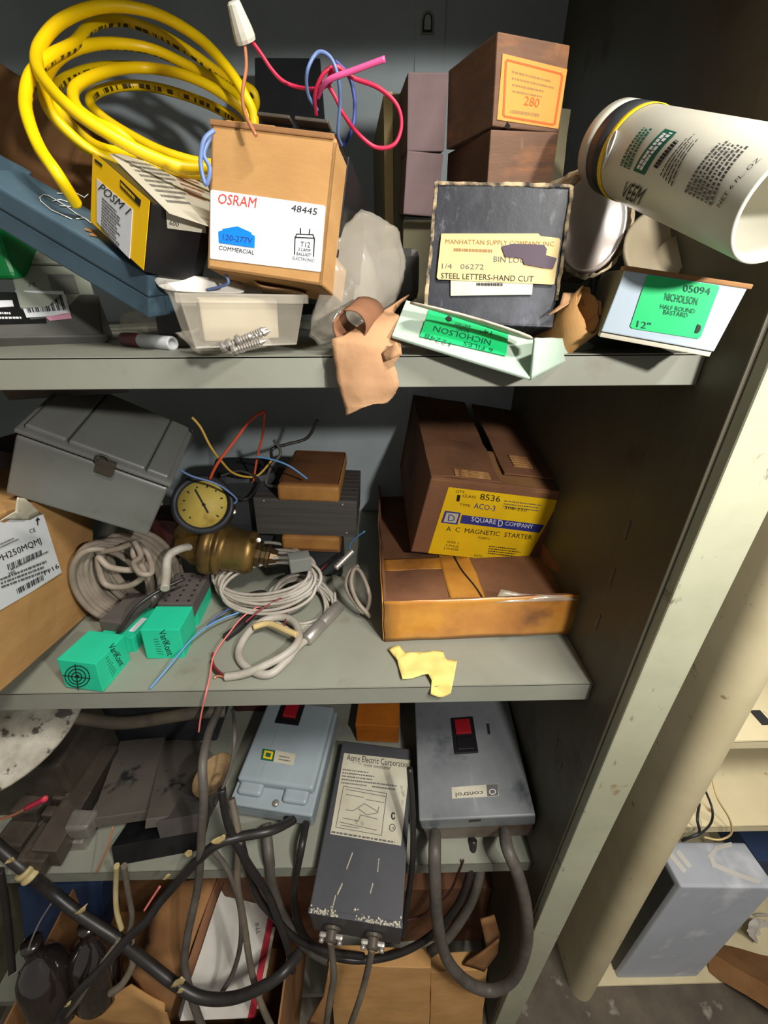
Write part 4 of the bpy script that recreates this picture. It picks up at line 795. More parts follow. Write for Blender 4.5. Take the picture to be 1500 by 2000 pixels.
# transformer: laminated core between two halves of the coil
tr = fit('transformer core', dict(FTL=(496, 973), FTR=(698, 978), FBR=(694, 1049), FBL=(500, 1043), BTR=(706, 918)), (.15, .06, .06), ('y', 'FBL', .545), (0, 0, 0), .4, 40)
tro = empty('transformer', tr.M, 'open-frame transformer with grey laminated core and amber paper coil', 'transformer'); w, d, h = tr.dims
bm = bmesh.new(); N = 8
for k in range(N): bbox(bm, (0, d*k/N, 0), (w, d*(k+.97)/N, h), .0006, 1)
frombm('laminated_core', bm, 'laminations', tro)
cu = uv(tr, 'F', (547, 937)); cv = uv(tr, 'F', (663, 967)); ch = uv(tr, 'F', (547, 937))[1]-uv(tr, 'F', (547, 967))[1]
x0, x1 = w*.245, w*.835
cw = box('coil', (x0, -.006, h*.98), (x1, d+.02, h+ch*1.0), 'coil_paper', tro, .007, 4); box('coil_wrap', (x0+.002, 0.0, h+ch*.9), (x1-.002, d+.016, h+ch*1.06), 'coil_top', cw, .004, 3)
box('coil', (x0, -.006, -.024), (x1, d+.02, .001), 'coil_paper', tro, .007, 4); box('mounting_foot', (x0+.006, .0, -.030), (x1, d, -.023), 'coil_top', tro, .002)
for x, z in ((.10, .93), (.86, .9), (.9, .12)): lathe('core_rivet', [(0, 0), (.0022, 0), (.0016, .0014), (0, .0016)], 'steel', tro, Matrix.Translation((w*x, 0, h*z)) @ Matrix.Rotation(pi/2, 4, 'X'), 10)
tag(rough_box('terminal_box', tuple(tr.t+np.array([.035, .012, -.09])), tuple(tr.t+np.array([.125, .075, -.032])), 'dark_box', bev=.003, amp=.001), 'dark block propping up the amber coil transformer', 'block')
# loose thin wires standing up round the transformer
cable('lead_wire', PTS([(375, 815, .50), (392, 835, .50), (410, 870, .50), (430, 898, .51), (458, 925, .53), (500, 930, .55), (530, 900, .57)]), .0016, 'yellow_wire', 'dull yellow wire standing up behind the gauge', 'wire')
cable('lead_wire', PTS([(410, 935, .50), (425, 905, .50), (455, 865, .51), (490, 820, .52), (517, 802, .53)]), .0019, 'orange_wire', 'thick orange-red wire curving up to the right behind the gauge', 'wire')
cable('lead_wire', PTS([(517, 805, .53), (513, 850, .54), (503, 890, .55), (495, 940, .55)]), .0015, 'orange_wire', 'thin orange-red wire hanging down beside the transformer', 'wire')
cable('lead_wire', PTS([(500, 892, .53), (530, 897, .53), (565, 910, .53), (600, 935, .535)]), .0014, 'dull_blue_wire', 'pale blue wire crossing the transformer coil', 'wire')
cable('lead_wire', PTS([(352, 918, .47), (375, 930, .47), (415, 942, .475), (440, 955, .48), (462, 975, .49), (455, 985, .49)]), .0014, 'blue_wire', 'slate blue wire lying over the top of the gauge', 'wire')
cable('lead_wire', PTS([(690, 1085, .56), (683, 1065, .55), (695, 1050, .54), (712, 1038, .53)]), .0015, 'dull_blue_wire', 'pale blue wire end beside the taped carton', 'wire')
for k, (pts, m, lb) in enumerate((([(620, 820, .62), (600, 855, .62), (560, 868, .61), (530, 880, .6), (540, 920, .58)], 'black_cable', 'black wire arching behind the transformer coil'),
                                  ([(535, 860, .60), (548, 885, .59), (530, 910, .58), (520, 945, .57), (545, 950, .56)], 'grey_cord', 'grey braided wire looped left of the transformer coil'),
                                  ([(430, 930, .52), (470, 920, .54), (505, 940, .55), (480, 975, .55), (440, 960, .53)], 'black_cable', 'black wire bundle between gauge and transformer'))): cable('lead_wire', PTS(pts), .0024, m, lb, 'wire')
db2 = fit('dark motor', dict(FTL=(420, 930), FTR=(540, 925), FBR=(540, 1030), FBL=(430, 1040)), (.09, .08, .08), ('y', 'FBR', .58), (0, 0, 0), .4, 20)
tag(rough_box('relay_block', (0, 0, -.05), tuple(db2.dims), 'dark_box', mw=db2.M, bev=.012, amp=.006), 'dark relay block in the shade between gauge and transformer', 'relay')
# cable bundles
def bundle(name, c, a1, a2, turns, drift, jit, r, m, label, seed, per=14, start=0):
    rnd = random.Random(seed); pts = []; n = turns*per; ph = [rnd.uniform(0, 6) for _ in range(6)]
    for i in range(n+1):
        t = i/per; a = 2*pi*t+start; s = 1+jit*noise.noise(V((t*.9, seed, 0))); s2 = 1+jit*noise.noise(V((t*.9, seed, 9))); off = V((noise.noise(V((t*1.3, seed, 3))), noise.noise(V((t*1.3, seed, 5))), noise.noise(V((t*1.3, seed, 7)))*.6))*jit*a1.length*.9
        pts.append(c+a1*cos(a)*s+a2*sin(a)*s2+drift*(t/turns-.5)+off)
    return cable(name, pts, r, m, label, per=3, n=7)
c0 = V(PY(255, 1125, .49)); bundle('cable_bundle', c0, V((.034, .02, 0)), V((.002, -.012, .070)), 12, V((.03, .05, 0)), .22, .0042, 'brown_grey_cable', 'grey cable coiled upright between the tan carton and the sensors', 11)
cable('cable_loop', PTS([(190, 1078, .46), (230, 1072, .455), (262, 1062, .455), (280, 1085, .455), (262, 1112, .45), (215, 1108, .45), (192, 1090, .455), (205, 1140, .455), (250, 1145, .45), (282, 1120, .45), (262, 1085, .45), (265, 1060, .46)]), .0042, 'brown_grey_cable', 'grey cable end looping out over the upright coil')
cable('cable_loop', PTS([(262, 1055, .45), (275, 1085, .445), (262, 1100, .44), (275, 1120, .44), (296, 1118, .445), (290, 1085, .45), (270, 1062, .46)]), .0038, 'brown_grey_cable', 'short grey cable loop under the grey metal box')
c0 = V(PY(520, 1130, .50)); bundle('cable_bundle', c0, V((.072, 0, .004)), V((.0, .03, .022)), 9, V((.02, -.03, -.01)), .3, .0026, 'grey_cable', 'thin pale grey cable in flat loops in front of the regulator', 23)
c0 = V(PZ(590, 1175, S2T+.012)); bundle('cable_bundle', c0, V((.042, .01, 0)), V((-.02, .045, .010)), 6, V((0, .01, .008)), .35, .0024, 'grey_cable', 'thin pale grey cable in loose loops left of the probe', 31)
cable('cable_bundle', PTS([(700, 1105, .50), (682, 1118, .49), (676, 1145, .48), (690, 1172, .465), (712, 1196, .455), (722, 1165, .47), (706, 1120, .49), (692, 1112, .49), (686, 1140, .475), (698, 1175, .46), (724, 1205, .45)]), .0032, 'brown_grey_cable', 'grey cable squeezed against the side of the taped carton')
cable('cable_loop', PTS([(205, 1268, .395), (235, 1230, .405), (262, 1190, .42), (300, 1160, .44), (360, 1130, .47)]), .0026, 'black_cable', 'thin black lead running along the tan carton to the sensors')
tag(rough_box('terminal_block', (0, 0, 0), (.03, .022, .022), 'box_metal_grey', mw=Matrix.Translation(V(PY(568, 1122, .47))) @ Matrix.Rotation(.3, 4, 'Z'), bev=.002, amp=.001), 'small grey plastic terminal block on the pale cable loops', 'connector')
p0, p1 = V(PY(655, 1110, .50)), V(PY(690, 1075, .52)); z = p1-p0
tag(lathe('spring_end', [(0, 0)]+[(.004+.0012*(i % 2), z.length*i/14) for i in range(15)]+[(0, z.length)], 'steel', None, axis_matrix(p0, z), 12), 'shiny ribbed cable gland end beside the taped carton', 'gland')
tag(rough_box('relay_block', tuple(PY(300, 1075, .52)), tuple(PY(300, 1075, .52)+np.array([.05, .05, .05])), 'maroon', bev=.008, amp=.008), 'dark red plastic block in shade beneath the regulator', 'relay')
# proximity sensors
def sensor(n, corr, anc, eul, label, Fface, text_face, A, B, sub, neck):
    b = fit(n, corr, (.04, .04, .04), anc, eul, .25, 60); o = empty('proximity_sensor', b.M, label, 'sensor', 'green proximity sensors on the middle shelf'); w, d, h = b.dims
    box('sensor_head', (0, 0, 0), (w, d, h), 'sensor_green', o, .0012)
    write(b, text_face, 'VariKont', A, B, 14, 'ink_black', o); lines(b, text_face, sub, 7, 'ink_green', o, .22, 4)
    L0, L1 = neck
    nk = box('neck', (w*.16, d-.001, h*.12), (w*.84, d+.012, h*.72), 'sensor_green', o, .0008)
    for x in (.2, .55): box('neck_rib', (w*x, d+.001, h*.05), (w*(x+.16), d+.016, h*.2), 'sensor_green', nk, .0006)
    box('terminal_base', (w*.02, d+.012, 0), (w*.98, d+L1, h*.62), 'sensor_green', o, .001)
    return b, o
s1, so1 = sensor('sensor 1', dict(FTL=(110, 1284), FTR=(186, 1294), FBR=(203, 1356), FBL=(128, 1345), BTL=(174, 1231), BTR=(243, 1246), BBR=(256, 1284)), ('z', 'FBR', S2T+.001), (0, 0, -35), 'green sensor with bullseye mark nearest the shelf edge', 'F', 'R', (210, 1262), (233, 1302), [(205, 1284), (211, 1278), (228, 1308), (219, 1324)], (.0, .075))
cc = [uv(s1, 'F', (152, 1320))]
def ring_px(cx, cy, rx, ry, n=20, a0=0, a1=2*pi): return [(cx+rx*cos(a0+(a1-a0)*k/n), cy+ry*sin(a0+(a1-a0)*k/n)) for k in range(n+1)]
strokes(s1, 'F', [ring_px(152, 1320, 24, 21), ring_px(152, 1320, 17, 15), ring_px(152, 1320, 10, 9), [(126, 1317), (178, 1323)], [(149, 1296), (155, 1345)]], 1.7, 'ink_black', so1, name='bullseye_mark')
decal(s1, 'F', ring_px(152, 1320, 4, 3.5, 8)[:-1], 'ink_black', so1, 'bullseye_dot', .0009)
w, d, h = s1.dims
box('cable_housing', (-w*.06, d+.02, h*.60), (w*.6, d+.085, h*.98), 'sensor_black', so1, .002); box('status_window', (w*.70, d+.024, h*.61), (w*.86, d+.052, h*.635), 'label_white', so1, .0004)
nut = lathe('cable_gland', [(0, 0), (.011, 0), (.011, .006), (.0085, .007), (.0085, .010), (.0092, .011), (.0085, .014), (.0092, .016), (.0085, .018), (.006, .022), (0, .022)], 'steel', so1, Matrix.Translation((w*.45, d+.083, h*.6)) @ Matrix.Rotation(-pi/2, 4, 'X'), 14, False)
cable('cable_loop', PTS([(322, 1150, .435), (325, 1120, .46), (328, 1090, .48), (345, 1075, .49), (375, 1068, .50), (400, 1080, .52)]), .0058, 'grey_cable', 'thick grey cable rising from the front sensor gland')
s2, so2 = sensor('sensor 2', dict(FTL=(274, 1230), FTR=(350, 1230), FBR=(362, 1287), FBL=(287, 1287), BTL=(304, 1184), BTR=(377, 1183)), ('z', 'FBL', S2T+.001), (0, 0, -12), 'green sensor with a dark grey perforated top, second from the shelf edge', 'F', 'F', (310, 1233), (328, 1281), [(300, 1246), (311, 1244), (322, 1280), (308, 1278)], (.0, .075))
w, d, h = s2.dims
hs = box('cable_housing', (0, d+.004, h*.55), (w*.98, d+.08, h*1.03), 'sensor_black', so2, .002)
for i in range(3):
    for j in range(6): box('vent_hole', (w*(.15+.32*i), d+.008+.012*j, h*1.03), (w*(.22+.32*i), d+.012+.012*j, h*1.036), 'ink_black', hs, 0)
# round probe with its looped cable
p0, p1 = V(PZ(596, 1252, S2T+.0095)), V(PZ(662, 1184, S2T+.0095)); z = p1-p0
pb = empty('probe_sensor', axis_matrix(p0, z), 'dull metal cylindrical probe with a looped grey cable', 'sensor'); L_ = z.length
lathe('probe_body', [(0, 0), (.006, 0), (.0092, .003), (.0092, L_*.45), (.0088, L_*.46), (.0092, L_*.47), (.0092, L_-.001), (.0085, L_), (.006, L_), (.006, L_-.003), (0, L_-.003)], 'steel', pb, n=20); pi_ = pb.matrix_basis.inverted()
lp = [(600, 1248, .008), (580, 1265, .010), (560, 1290, .010), (528, 1316, .007), (496, 1312, .006), (470, 1290, .006), (468, 1265, .008), (488, 1232, .012), (520, 1210, .014), (556, 1206, .014), (578, 1220, .016), (583, 1250, .018), (560, 1276, .018), (520, 1298, .014), (476, 1316, .008), (440, 1322, .005)]
tube('probe_cable', [pi_ @ V(PZ(x, y, S2T+zz)) for x, y, zz in lp], .0052, 'grey_cable', pb, 8, 10)
tube('cable_tie', [pi_ @ V(PZ(x, y, S2T+zz)) for x, y, zz in ((495, 1225, .020), (525, 1218, .022), (560, 1232, .024), (580, 1240, .024))], .0044, 'label_cream', pb, 6, 8)
for k, (pts, m) in enumerate((([(440, 1322, .005), (420, 1312, .004), (412, 1290, .006)], 'maroon'), ([(440, 1323, .005), (425, 1320, .004), (418, 1325, .003)], 'copper'), ([(440, 1321, .006), (418, 1300, .007), (415, 1275, .008)], 'dark_red_wire'))): tube('bare_lead', [pi_ @ V(PZ(x, y, S2T+zz)) for x, y, zz in pts], .0013, m, pb, 6, 6)
# thin wires across the shelf
cable('lead_wire', PTZ([(292, 1346, S2T+.002), (330, 1302, S2T+.012), (375, 1248, S2T+.02), (420, 1215, S2T+.02), (470, 1195, S2T+.016)]), .0013, 'dull_blue_wire', 'pale blue wire with a bare end at the shelf edge', 'wire')
cable('lead_wire', PTZ([(405, 1222, S2T+.012), (430, 1200, S2T+.016), (470, 1178, S2T+.016), (492, 1170, S2T+.012)]), .0013, 'navy_wire', 'dark blue wire alongside the pale blue one', 'wire')
cable('lead_wire', [PY(388, 1430, .334), PY(393, 1395, .334), PY(402, 1355, .335)]+PTZ([(410, 1320, S2T+.006), (418, 1280, S2T+.01), (445, 1240, S2T+.014), (480, 1200, S2T+.018), (540, 1165, S2T+.022)]), .0011, 'salmon_wire', 'pink wire dangling over the middle shelf edge', 'wire')
cable('lead_wire', PTZ([(480, 1215, S2T+.02), (510, 1190, S2T+.024), (560, 1160, S2T+.03), (620, 1110, S2T+.04)]), .0014, 'dark_red_wire', 'dark red wire running up through the pale cable loops', 'wire')
cable('lead_wire', PTZ([(555, 1225, S2T+.014), (565, 1185, S2T+.02), (590, 1150, S2T+.03), (640, 1100, S2T+.04)]), .0013, 'dark_red_wire', 'dark red twisted wire above the probe', 'wire')
cable('cable_loop', PTZ([(440, 1245, S2T+.008), (470, 1222, S2T+.008), (500, 1190, S2T+.009), (515, 1160, S2T+.012), (470, 1170, S2T+.008)]), .0058, 'black_cable', 'short black cable lying behind the probe loop')
# flat taped carton
fc = fit('taped carton', dict(FTL=(750, 1176), FTR=(1136, 1160), FBR=(1124, 1240), FBL=(749, 1252), BTL=(735, 900)), (.25, .28, .07), ('z', 'FBL', S2T), (0, 0, 0), .3, 6)
fco = empty('taped_carton', fc.M, 'flat brown carton covered in yellowed tape under the starter box', 'carton'); w, d, h = fc.dims
bm = bmesh.new(); t = .004
LZ = h*.60; bbox(bm, (0, 0, 0), (w, d, LZ), .0015)
for a, b in (((0, 0, 0), (w, t, h)), ((0, 0, 0), (t, d, h)), ((w-t, 0, 0), (w, d, h)), ((0, d-t, 0), (w, d, h))): bbox(bm, a, b, .0012)
bmesh.ops.subdivide_edges(bm, edges=[e for e in bm.edges if e.calc_length() > .03], cuts=5, use_grid_fill=True)
for v in bm.verts: v.co += noise.noise_vector(v.co*22)*.0022
frombm('carton_body', bm, 'kraft_brown', fco)
def tape(nm, a, b, m='kraft_tape'):
    bm = bbox(bmesh.new(), a, b); bmesh.ops.subdivide_edges(bm, edges=[e for e in bm.edges if e.calc_length() > .02], cuts=10, use_grid_fill=True)
    for v in bm.verts: v.co += noise.noise_vector(v.co*30)*.0016
    return frombm(nm, bm, m, fco, None, True)
tape('front_tape', (.001, -.0016, .003), (w-.001, -.0003, h+.001)); tape('side_tape', (-.0016, .0, .002), (-.0003, d*.5, h*1.0)); tape('top_tape', (w*.36, .004, LZ+.0005), (w*.55, d*.6, LZ+.001)); tape('top_tape', (.004, d*.2, LZ+.0005), (w*.36, d*.26, LZ+.001))
bm = bmesh.new(); pts = [(w*.545, .004), (w*.52, d*.1), (w*.47, d*.2), (w*.45, d*.32)]
tube('lid_slit', [(x, y, LZ+.001) for x, y in pts], .0016, 'ink_black', fco, 4, 6)
sheet('peeling_tape', [(w*.55, -.002, h*.9), (w*.60, .012, h*1.06), (w*.70, .006, h*1.0), (w*.9, -.003, h*1.02), (w*.98, -.003, h*.9)], 'plastic_bag', .0004, .004, parent=fco)
# magnetic starter carton standing on it
st = fit('starter carton', dict(FTL=(841, 929), FTR=(1127, 965), FBR=(1051, 1099), FBL=(803, 1079), BTL=(806, 772)), (.18, .22, .10), ('z', 'FBL', S2T+.056), (0, 5, 5), .5, 40)
sto = empty('starter_carton', st.M, 'brown carton with a yellow and blue label on the taped carton', 'carton'); w, d, h = st.dims; t = .003
bm = bmesh.new()
for a, b in (((0, 0, 0), (w, t, h)), ((0, d-t, 0), (w, d, h)), ((0, 0, 0), (t, d, h)), ((w-t, 0, 0), (w, d, h)), ((0, 0, 0), (w, d, t))): bbox(bm, a, b, .0012)
bbox(bm, (t, t, h*.5), (w-t, d-t, h*.52))
frombm('carton_body', bm, 'kraft_brown', sto)
def flap(nm, a, b, seed, m='kraft_brown'):
    bm = bbox(bmesh.new(), a, b); bmesh.ops.subdivide_edges(bm, edges=[e for e in bm.edges if e.calc_length() > .02], cuts=9, use_grid_fill=True)
    for v in bm.verts: v.co += noise.noise_vector(v.co*26+V((seed, 0, 0)))*.0022
    return frombm(nm, bm, m, sto)
flap('top_flap', (-.001, .004, h-.001), (w*.47, d, h+.002), 1); o = flap('top_flap', (w*.53, .03, h-.001), (w+.001, d, h+.002), 5); flap('inner_flap', (.004, .0, h-.006), (w-.004, d*.35, h-.0035), 9, 'kraft_dark')
for x0, x1, y0, y1, sd in ((.16, .40, .004, .022, 2), (.62, .76, .05, .085, 7)):
    bm = bmesh.new()
    for k in range(5): bbox(bm, (w*x0+.002*noise.noise(V((k, sd, 0))), y0+(y1-y0)*k/5, h+.0025), (w*x1+.006*noise.noise(V((k, sd, 4))), y0+(y1-y0)*(k+.7)/5, h+.005), .0005, 1)
    frombm('torn_corrugation', bm, 'corrugate', sto)
decal(st, 'F', [(876, 951), (1092, 977), (1026, 1099), (836, 1080)], 'label_yellow', sto)
for s, A, B, hp in (('QTY', (890, 961), (907, 963), 5), ('1', (891, 978), (897, 979), 13), ('CLASS', (903, 970), (929, 973), 5), ('8536', (937, 975), (976, 980), 12), ('TYPE', (897, 987), (918, 990), 5), ('208-220', (985, 993), (1028, 999), 6), ('A  C  MAGNETIC  STARTER', (871, 1036), (1038, 1053), 9),
                    ('SIZE 1', (873, 1059), (895, 1062), 4), ('3 POLE', (870, 1066), (895, 1069), 4), ('3 PHASE', (866, 1072), (895, 1075), 4), ('FORM 2', (934, 1051), (956, 1054), 4), ('1072', (926, 1086), (941, 1087), 4)): write(st, 'F', s, A, B, hp, 'ink_black', sto, .0009)
write(st, 'F', 'ACO-3', (925, 992), (966, 998), 11, 'ink_navy', sto, .0009)
lines(st, 'F', [(985, 975), (1060, 984), (1052, 1000), (982, 992)], 3, 'ink_grey', sto, .35, 2); lines(st, 'F', [(955, 1064), (1025, 1072), (1018, 1090), (952, 1082)], 4, 'ink_black', sto, .4, 8)
decal(st, 'F', [(902, 1005), (1063, 1025), (1053, 1040), (898, 1021)], 'ink_navy', sto, 'blue_band', .0006); write(st, 'F', 'SQUARE', (920, 1017), (968, 1023), 9, 'ink_white', sto, .0011); write(st, 'F', 'D', (972, 1027), (981, 1028), 13, 'ink_white', sto, .0011); write(st, 'F', 'COMPANY', (986, 1025), (1040, 1032), 8, 'ink_white', sto, .0011)
decal(st, 'F', [(869, 997), (900, 1001), (893, 1024), (861, 1020)], 'ink_navy', sto, 'logo', .0006); decal(st, 'F', [(872, 1000), (896, 1003), (890, 1021), (866, 1018)], 'label_dirty', sto, 'logo_field', .0009)
write(st, 'F', 'D', (874, 1016), (887, 1018), 13, 'ink_navy', sto, .0013)
# torn yellow paper at the shelf edge
yp = empty('torn_paper', V(PZ(830, 1310, S2T+.002)), 'torn piece of crumpled yellow paper on the middle shelf edge', 'paper'); yi = yp.matrix_basis.inverted()
ol = [(758, 1268), (780, 1261), (792, 1276), (818, 1272), (865, 1272), (870, 1285), (893, 1288), (888, 1318), (884, 1338)]
sheet('paper_sheet', [yi @ V(PZ(x, y, S2T+.004+.003*(i % 2))) for i, (x, y) in enumerate(ol)]+[yi @ V(PY(x, y, .334)) for x, y in ((880, 1356), (862, 1363), (841, 1356))]+[yi @ V(PZ(x, y, S2T+.006)) for x, y in ((843, 1330), (836, 1318), (786, 1326), (776, 1290))], 'paper_yellow', .0005, .005, 60, 4, yp)
# ------------------------------------------------------------------ LEVEL 3 (lower shelf)
# dirty white dish at the upper left
dc = V(PY(-25, 1378, .44)); ds = lathe('lamp_dish', [(0, .0), (.06, -.001), (.10, -.010), (.128, -.022), (.131, -.020), (.129, -.016), (.102, -.004), (.06, .004), (0, .005)], 'dish_dirty', None, axis_matrix(dc, (.1, -.35, .95)), 48); tag(ds, 'dirty white dished disc at the left end of the lower shelf', 'dish')
# steel rails with blocks
def rail(n, corr, dims, anc, label):
    b = fit(n, corr, dims, anc, (-8, 0, -25), .5, 50); o = empty('steel_rail', b.M, label, 'rail'); w, d, h = b.dims; box('rail_bar', (0, 0, 0), (w, d, h), 'steel_dark', o, .0012); return b, o
ra, rao = rail('rail 1', dict(FTL=(62, 1655), FTR=(108, 1668), FBL=(70, 1690), BTL=(187, 1457), BTR=(232, 1452)), (.05, .22, .025), ('z', 'FBL', S3T+.03), 'dark steel rail bar slanting back on the lower shelf')
w, d, h = ra.dims
for k in range(5): box('rail_tooth', (-w*.62, d*(.30+.15*k), h*.1), (0, d*(.30+.15*k)+.018, h*.8), 'steel_dark', rao, .004, 3)
rb_, rbo = rail('rail 2', dict(FTL=(18, 1580), FTR=(72, 1592), FBL=(24, 1605), BTL=(128, 1455), BTR=(165, 1452)), (.06, .18, .02), ('z', 'FBL', S3T+.05), 'second dark steel rail under the dirty white disc')
for k in range(2): box('rail_end_block', (rb_.w*.2+.05*k, -.05-.02*k, -.01), (rb_.w*.2+.045+.05*k, -.01, rb_.h*.9), 'steel_dark', rbo, .004, 3)
for k, (x, y) in enumerate(((150, 1625), (140, 1655))):
    p = PY(x, y, .37); tag(rough_box('steel_clamp', tuple(p-np.array([.02, 0, .02])), tuple(p+np.array([.02, .03, .012])), 'steel', bev=.005, amp=.004), ('upper' if k == 0 else 'lower')+' worn steel clamp beside the rail and the dark plates', 'clamp')
# dark plates
def plate(n, corr, dims, anc, m, label, eul=(-6, 0, -10)):
    b = fit(n, corr, dims, anc, eul, .2, 20); return b, tag(box('cover_plate', (0, 0, 0), tuple(b.dims), m, mw=b.M, bev=.0015), label, 'plate')
plate('plate 1', dict(FTL=(177, 1597), FTR=(287, 1584), BTR=(325, 1440), BTL=(232, 1445), FBL=(180, 1622)), (.10, .18, .016), ('z', 'FTL', S3T+.075), 'plate_dark', 'plain dark grey cover plate beside the steel rail')
pl2, _ = plate('plate 2', dict(FTL=(283, 1600), FTR=(393, 1584), BTR=(400, 1440), BTL=(322, 1445), FBR=(393, 1606)), (.10, .16, .016), ('z', 'FTL', S3T+.085), 'plate_dark', 'blotched dark grey cover plate next to the spool')
plate('plate 3', dict(FTL=(215, 1655), FTR=(386, 1622), FBR=(388, 1662), FBL=(225, 1692)), (.14, .12, .03), ('z', 'FBL', S3T+.003), 'black_gloss', 'black slab under the two dark cover plates')
plate('plate 4', dict(FTL=(297, 1602), FTR=(392, 1592), FBR=(392, 1622), FBL=(318, 1642)), (.07, .10, .022), ('z', 'FBL', S3T+.045), 'sensor_black', 'dark bracket below the blotched cover plate')
spc = V(PY(418, 1515, .42)); tag(lathe('cord_spool', [(0, -.006), (.036, -.006), (.038, -.003), (.036, 0), (.026, .001), (.025, .004), (.016, .004), (.014, .007), (.006, .007), (.005, .004), (0, .004)], 'spool', None, axis_matrix(spc, (.75, -.6, .1)), 32), 'round brown wooden spool edge-on beside the dark plates', 'spool')
# support block under the disc, then dark boxes added to darken the shelf back
for x0, x1, y0, y1, hh, m, lb in ((-.80, -.56, .43, .56, .15, 'steel_dark', 'dark steel block under the dirty white disc'), (-.90, -.62, .60, .76, .20, 'steel_dark', 'added dark block darkening the back behind the rails'), (-.60, -.36, .57, .76, .26, 'dark_box', 'added dark grey block darkening the back behind the cover plates'), (-.34, -.16, .64, .77, .30, 'maroon', 'added dark maroon block darkening the back behind the blue-grey switch'), (-.14, .24, .66, .78, .24, 'dark_box', 'added dark block darkening the back behind the orange box')):
    tag(rough_box('dark_filler', (x0, y0, S3T+.001), (x1, y1, S3T+hh), m, bev=.006, amp=.004), lb, 'box')
cable('old_hose', PTS([(150, 1402, .52), (230, 1412, .52), (300, 1405, .52), (380, 1392, .52), (440, 1388, .53)]), .012, 'worn_cord', 'dull grey hose lying across the back of the cover plates', 'hose')
# blue-grey starter switch
sd = fit('switch 1', dict(FTL=(449, 1558), FTR=(603, 1584), FBR=(608, 1615), FBL=(458, 1590), BTL=(513, 1368), BTR=(668, 1375)), (.12, .22, .055), ('z', 'FBL', S3T+.02), (8, 0, 0), .5, 40)
sdo = empty('starter_switch', sd.M, 'blue-grey enclosed starter switch with red button and yellow-green square logo', 'switch'); w, d, h = sd.dims
box('enclosure_base', (0, 0, 0), (w, d, h*.55), 'switch_bluegrey', sdo, .004, 3)
bm = bmesh.new(); bbox(bm, (-.001, -.001, h*.52), (w+.001, d, h*.70), .004, 3); bbox(bm, (.004, .032, h*.66), (w-.004, d, h*1.02), .008, 4); bbox(bm, (w*.62, .012, h*.66), (w-.012, .06, h*.86), .008, 4); bbox(bm, (.010, .014, h*.66), (w*.36, .06, h*.9), .008, 4)
hard(frombm('enclosure_cover', bm, 'switch_bluegrey', sdo), 40)
box('bevel_plate', (w*.30, .04, h*1.0), (w*.64, d-.01, h*1.03), 'switch_bluegrey', sdo, .0008)
hb = h*1.03
class FB: pass
sdt = FB(); sdt.__dict__.update(sd.__dict__); sdt.dims = np.array([w, d, hb]); sdt.w, sdt.d, sdt.h = w, d, hb
decal(sdt, 'T', [(513, 1461), (578, 1473), (573, 1495), (508, 1484)], 'label_dirty', sdo); decal(sdt, 'T', [(513, 1462), (538, 1466), (534, 1488), (509, 1484)], 'ink_darkgreen', sdo, 'logo', .0006); decal(sdt, 'T', [(517, 1466), (534, 1469), (531, 1484), (514, 1481)], 'label_yellow', sdo, 'logo_square', .0009)
decal(sdt, 'T', [(520, 1470), (530, 1472), (528, 1480), (518, 1478)], 'ink_darkgreen', sdo, 'logo_square', .0011); lines(sdt, 'T', [(546, 1474), (569, 1478), (566, 1490), (543, 1486)], 2, 'ink_grey', sdo, .4, 5)
q0, q1 = uv(sdt, 'T', (537, 1412)), uv(sdt, 'T', (600, 1378)); bt = box('button_well', (q0[0], q0[1], hb-.001), (q0[0]+.05, q0[1]+.06, hb+.003), 'button_black', sdo, .001); box('red_button', (q0[0]+.012, q0[1]+.012, hb+.001), (q0[0]+.040, q0[1]+.045, hb+.010), 'button_red', bt, .003, 3)
p = uv(sd, 'F', (535, 1572)); lathe('cover_screw', [(0, 0), (.006, 0), (.006, .002), (.004, .0035), (0, .004)], 'steel', sdo, Matrix.Translation((w*.55, .010, h*.70)), 14)
lathe('cable_hole', [(0, 0), (.012, 0), (.013, .002), (0, .002)], 'ink_black', sdo, Matrix.Translation((w*.72, .0005, h*.25)) @ Matrix.Rotation(pi/2, 4, 'X'), 18)
# orange box behind
ob2 = fit('orange box', dict(FTL=(695, 1415), FTR=(778, 1418), FBR=(776, 1452), FBL=(697, 1447), BTL=(700, 1372), BTR=(783, 1372)), (.08, .06, .05), ('z', 'FBL', S3T+.004), (0, 0, 0), .5, 30)
obx = empty('orange_box', ob2.M, 'small orange metal box behind the dark transformer', 'box'); box('box_body', (0, 0, 0), (ob2.w, ob2.d, ob2.h*.8), 'orange_paint', obx, .002); box('box_lid', (-.001, -.001, ob2.h*.8), (ob2.w+.001, ob2.d+.001, ob2.h), 'orange_paint', obx, .002)
# long dark transformer hanging over the shelf edge
ac = fit('potted transformer', dict(BTL=(668, 1447), BTR=(811, 1463), FTL=(602, 1787), FTR=(785, 1807), FBL=(614, 1814), FBR=(779, 1848)), (.10, .30, .05), ('y', 'FTL', .272), (45, 0, 0), .5, 60)
aco = empty('potted_transformer', ac.M, 'long dark grey power transformer with printed nameplate hanging over the shelf edge', 'transformer'); w, d, h = ac.dims
box('transformer_case', (0, 0, 0), (w, d, h), 'acme_grey', aco, .0022, 2); box('front_cover_edge', (-.0006, -.001, h-.004), (w+.0006, .006, h+.0006), 'acme_grey', aco, .0008)
bm = bmesh.new(); rnd = random.Random(5)
for k in range(130):
    x = w*rnd.choice((rnd.uniform(0, .3), rnd.uniform(.5, .98))); y = abs(rnd.gauss(0, .0035)); bbox(bm, (x, y-.001, h+.0001), (x+rnd.uniform(.0006, .0035), y+rnd.uniform(.0002, .0018), h+.0008), 0)
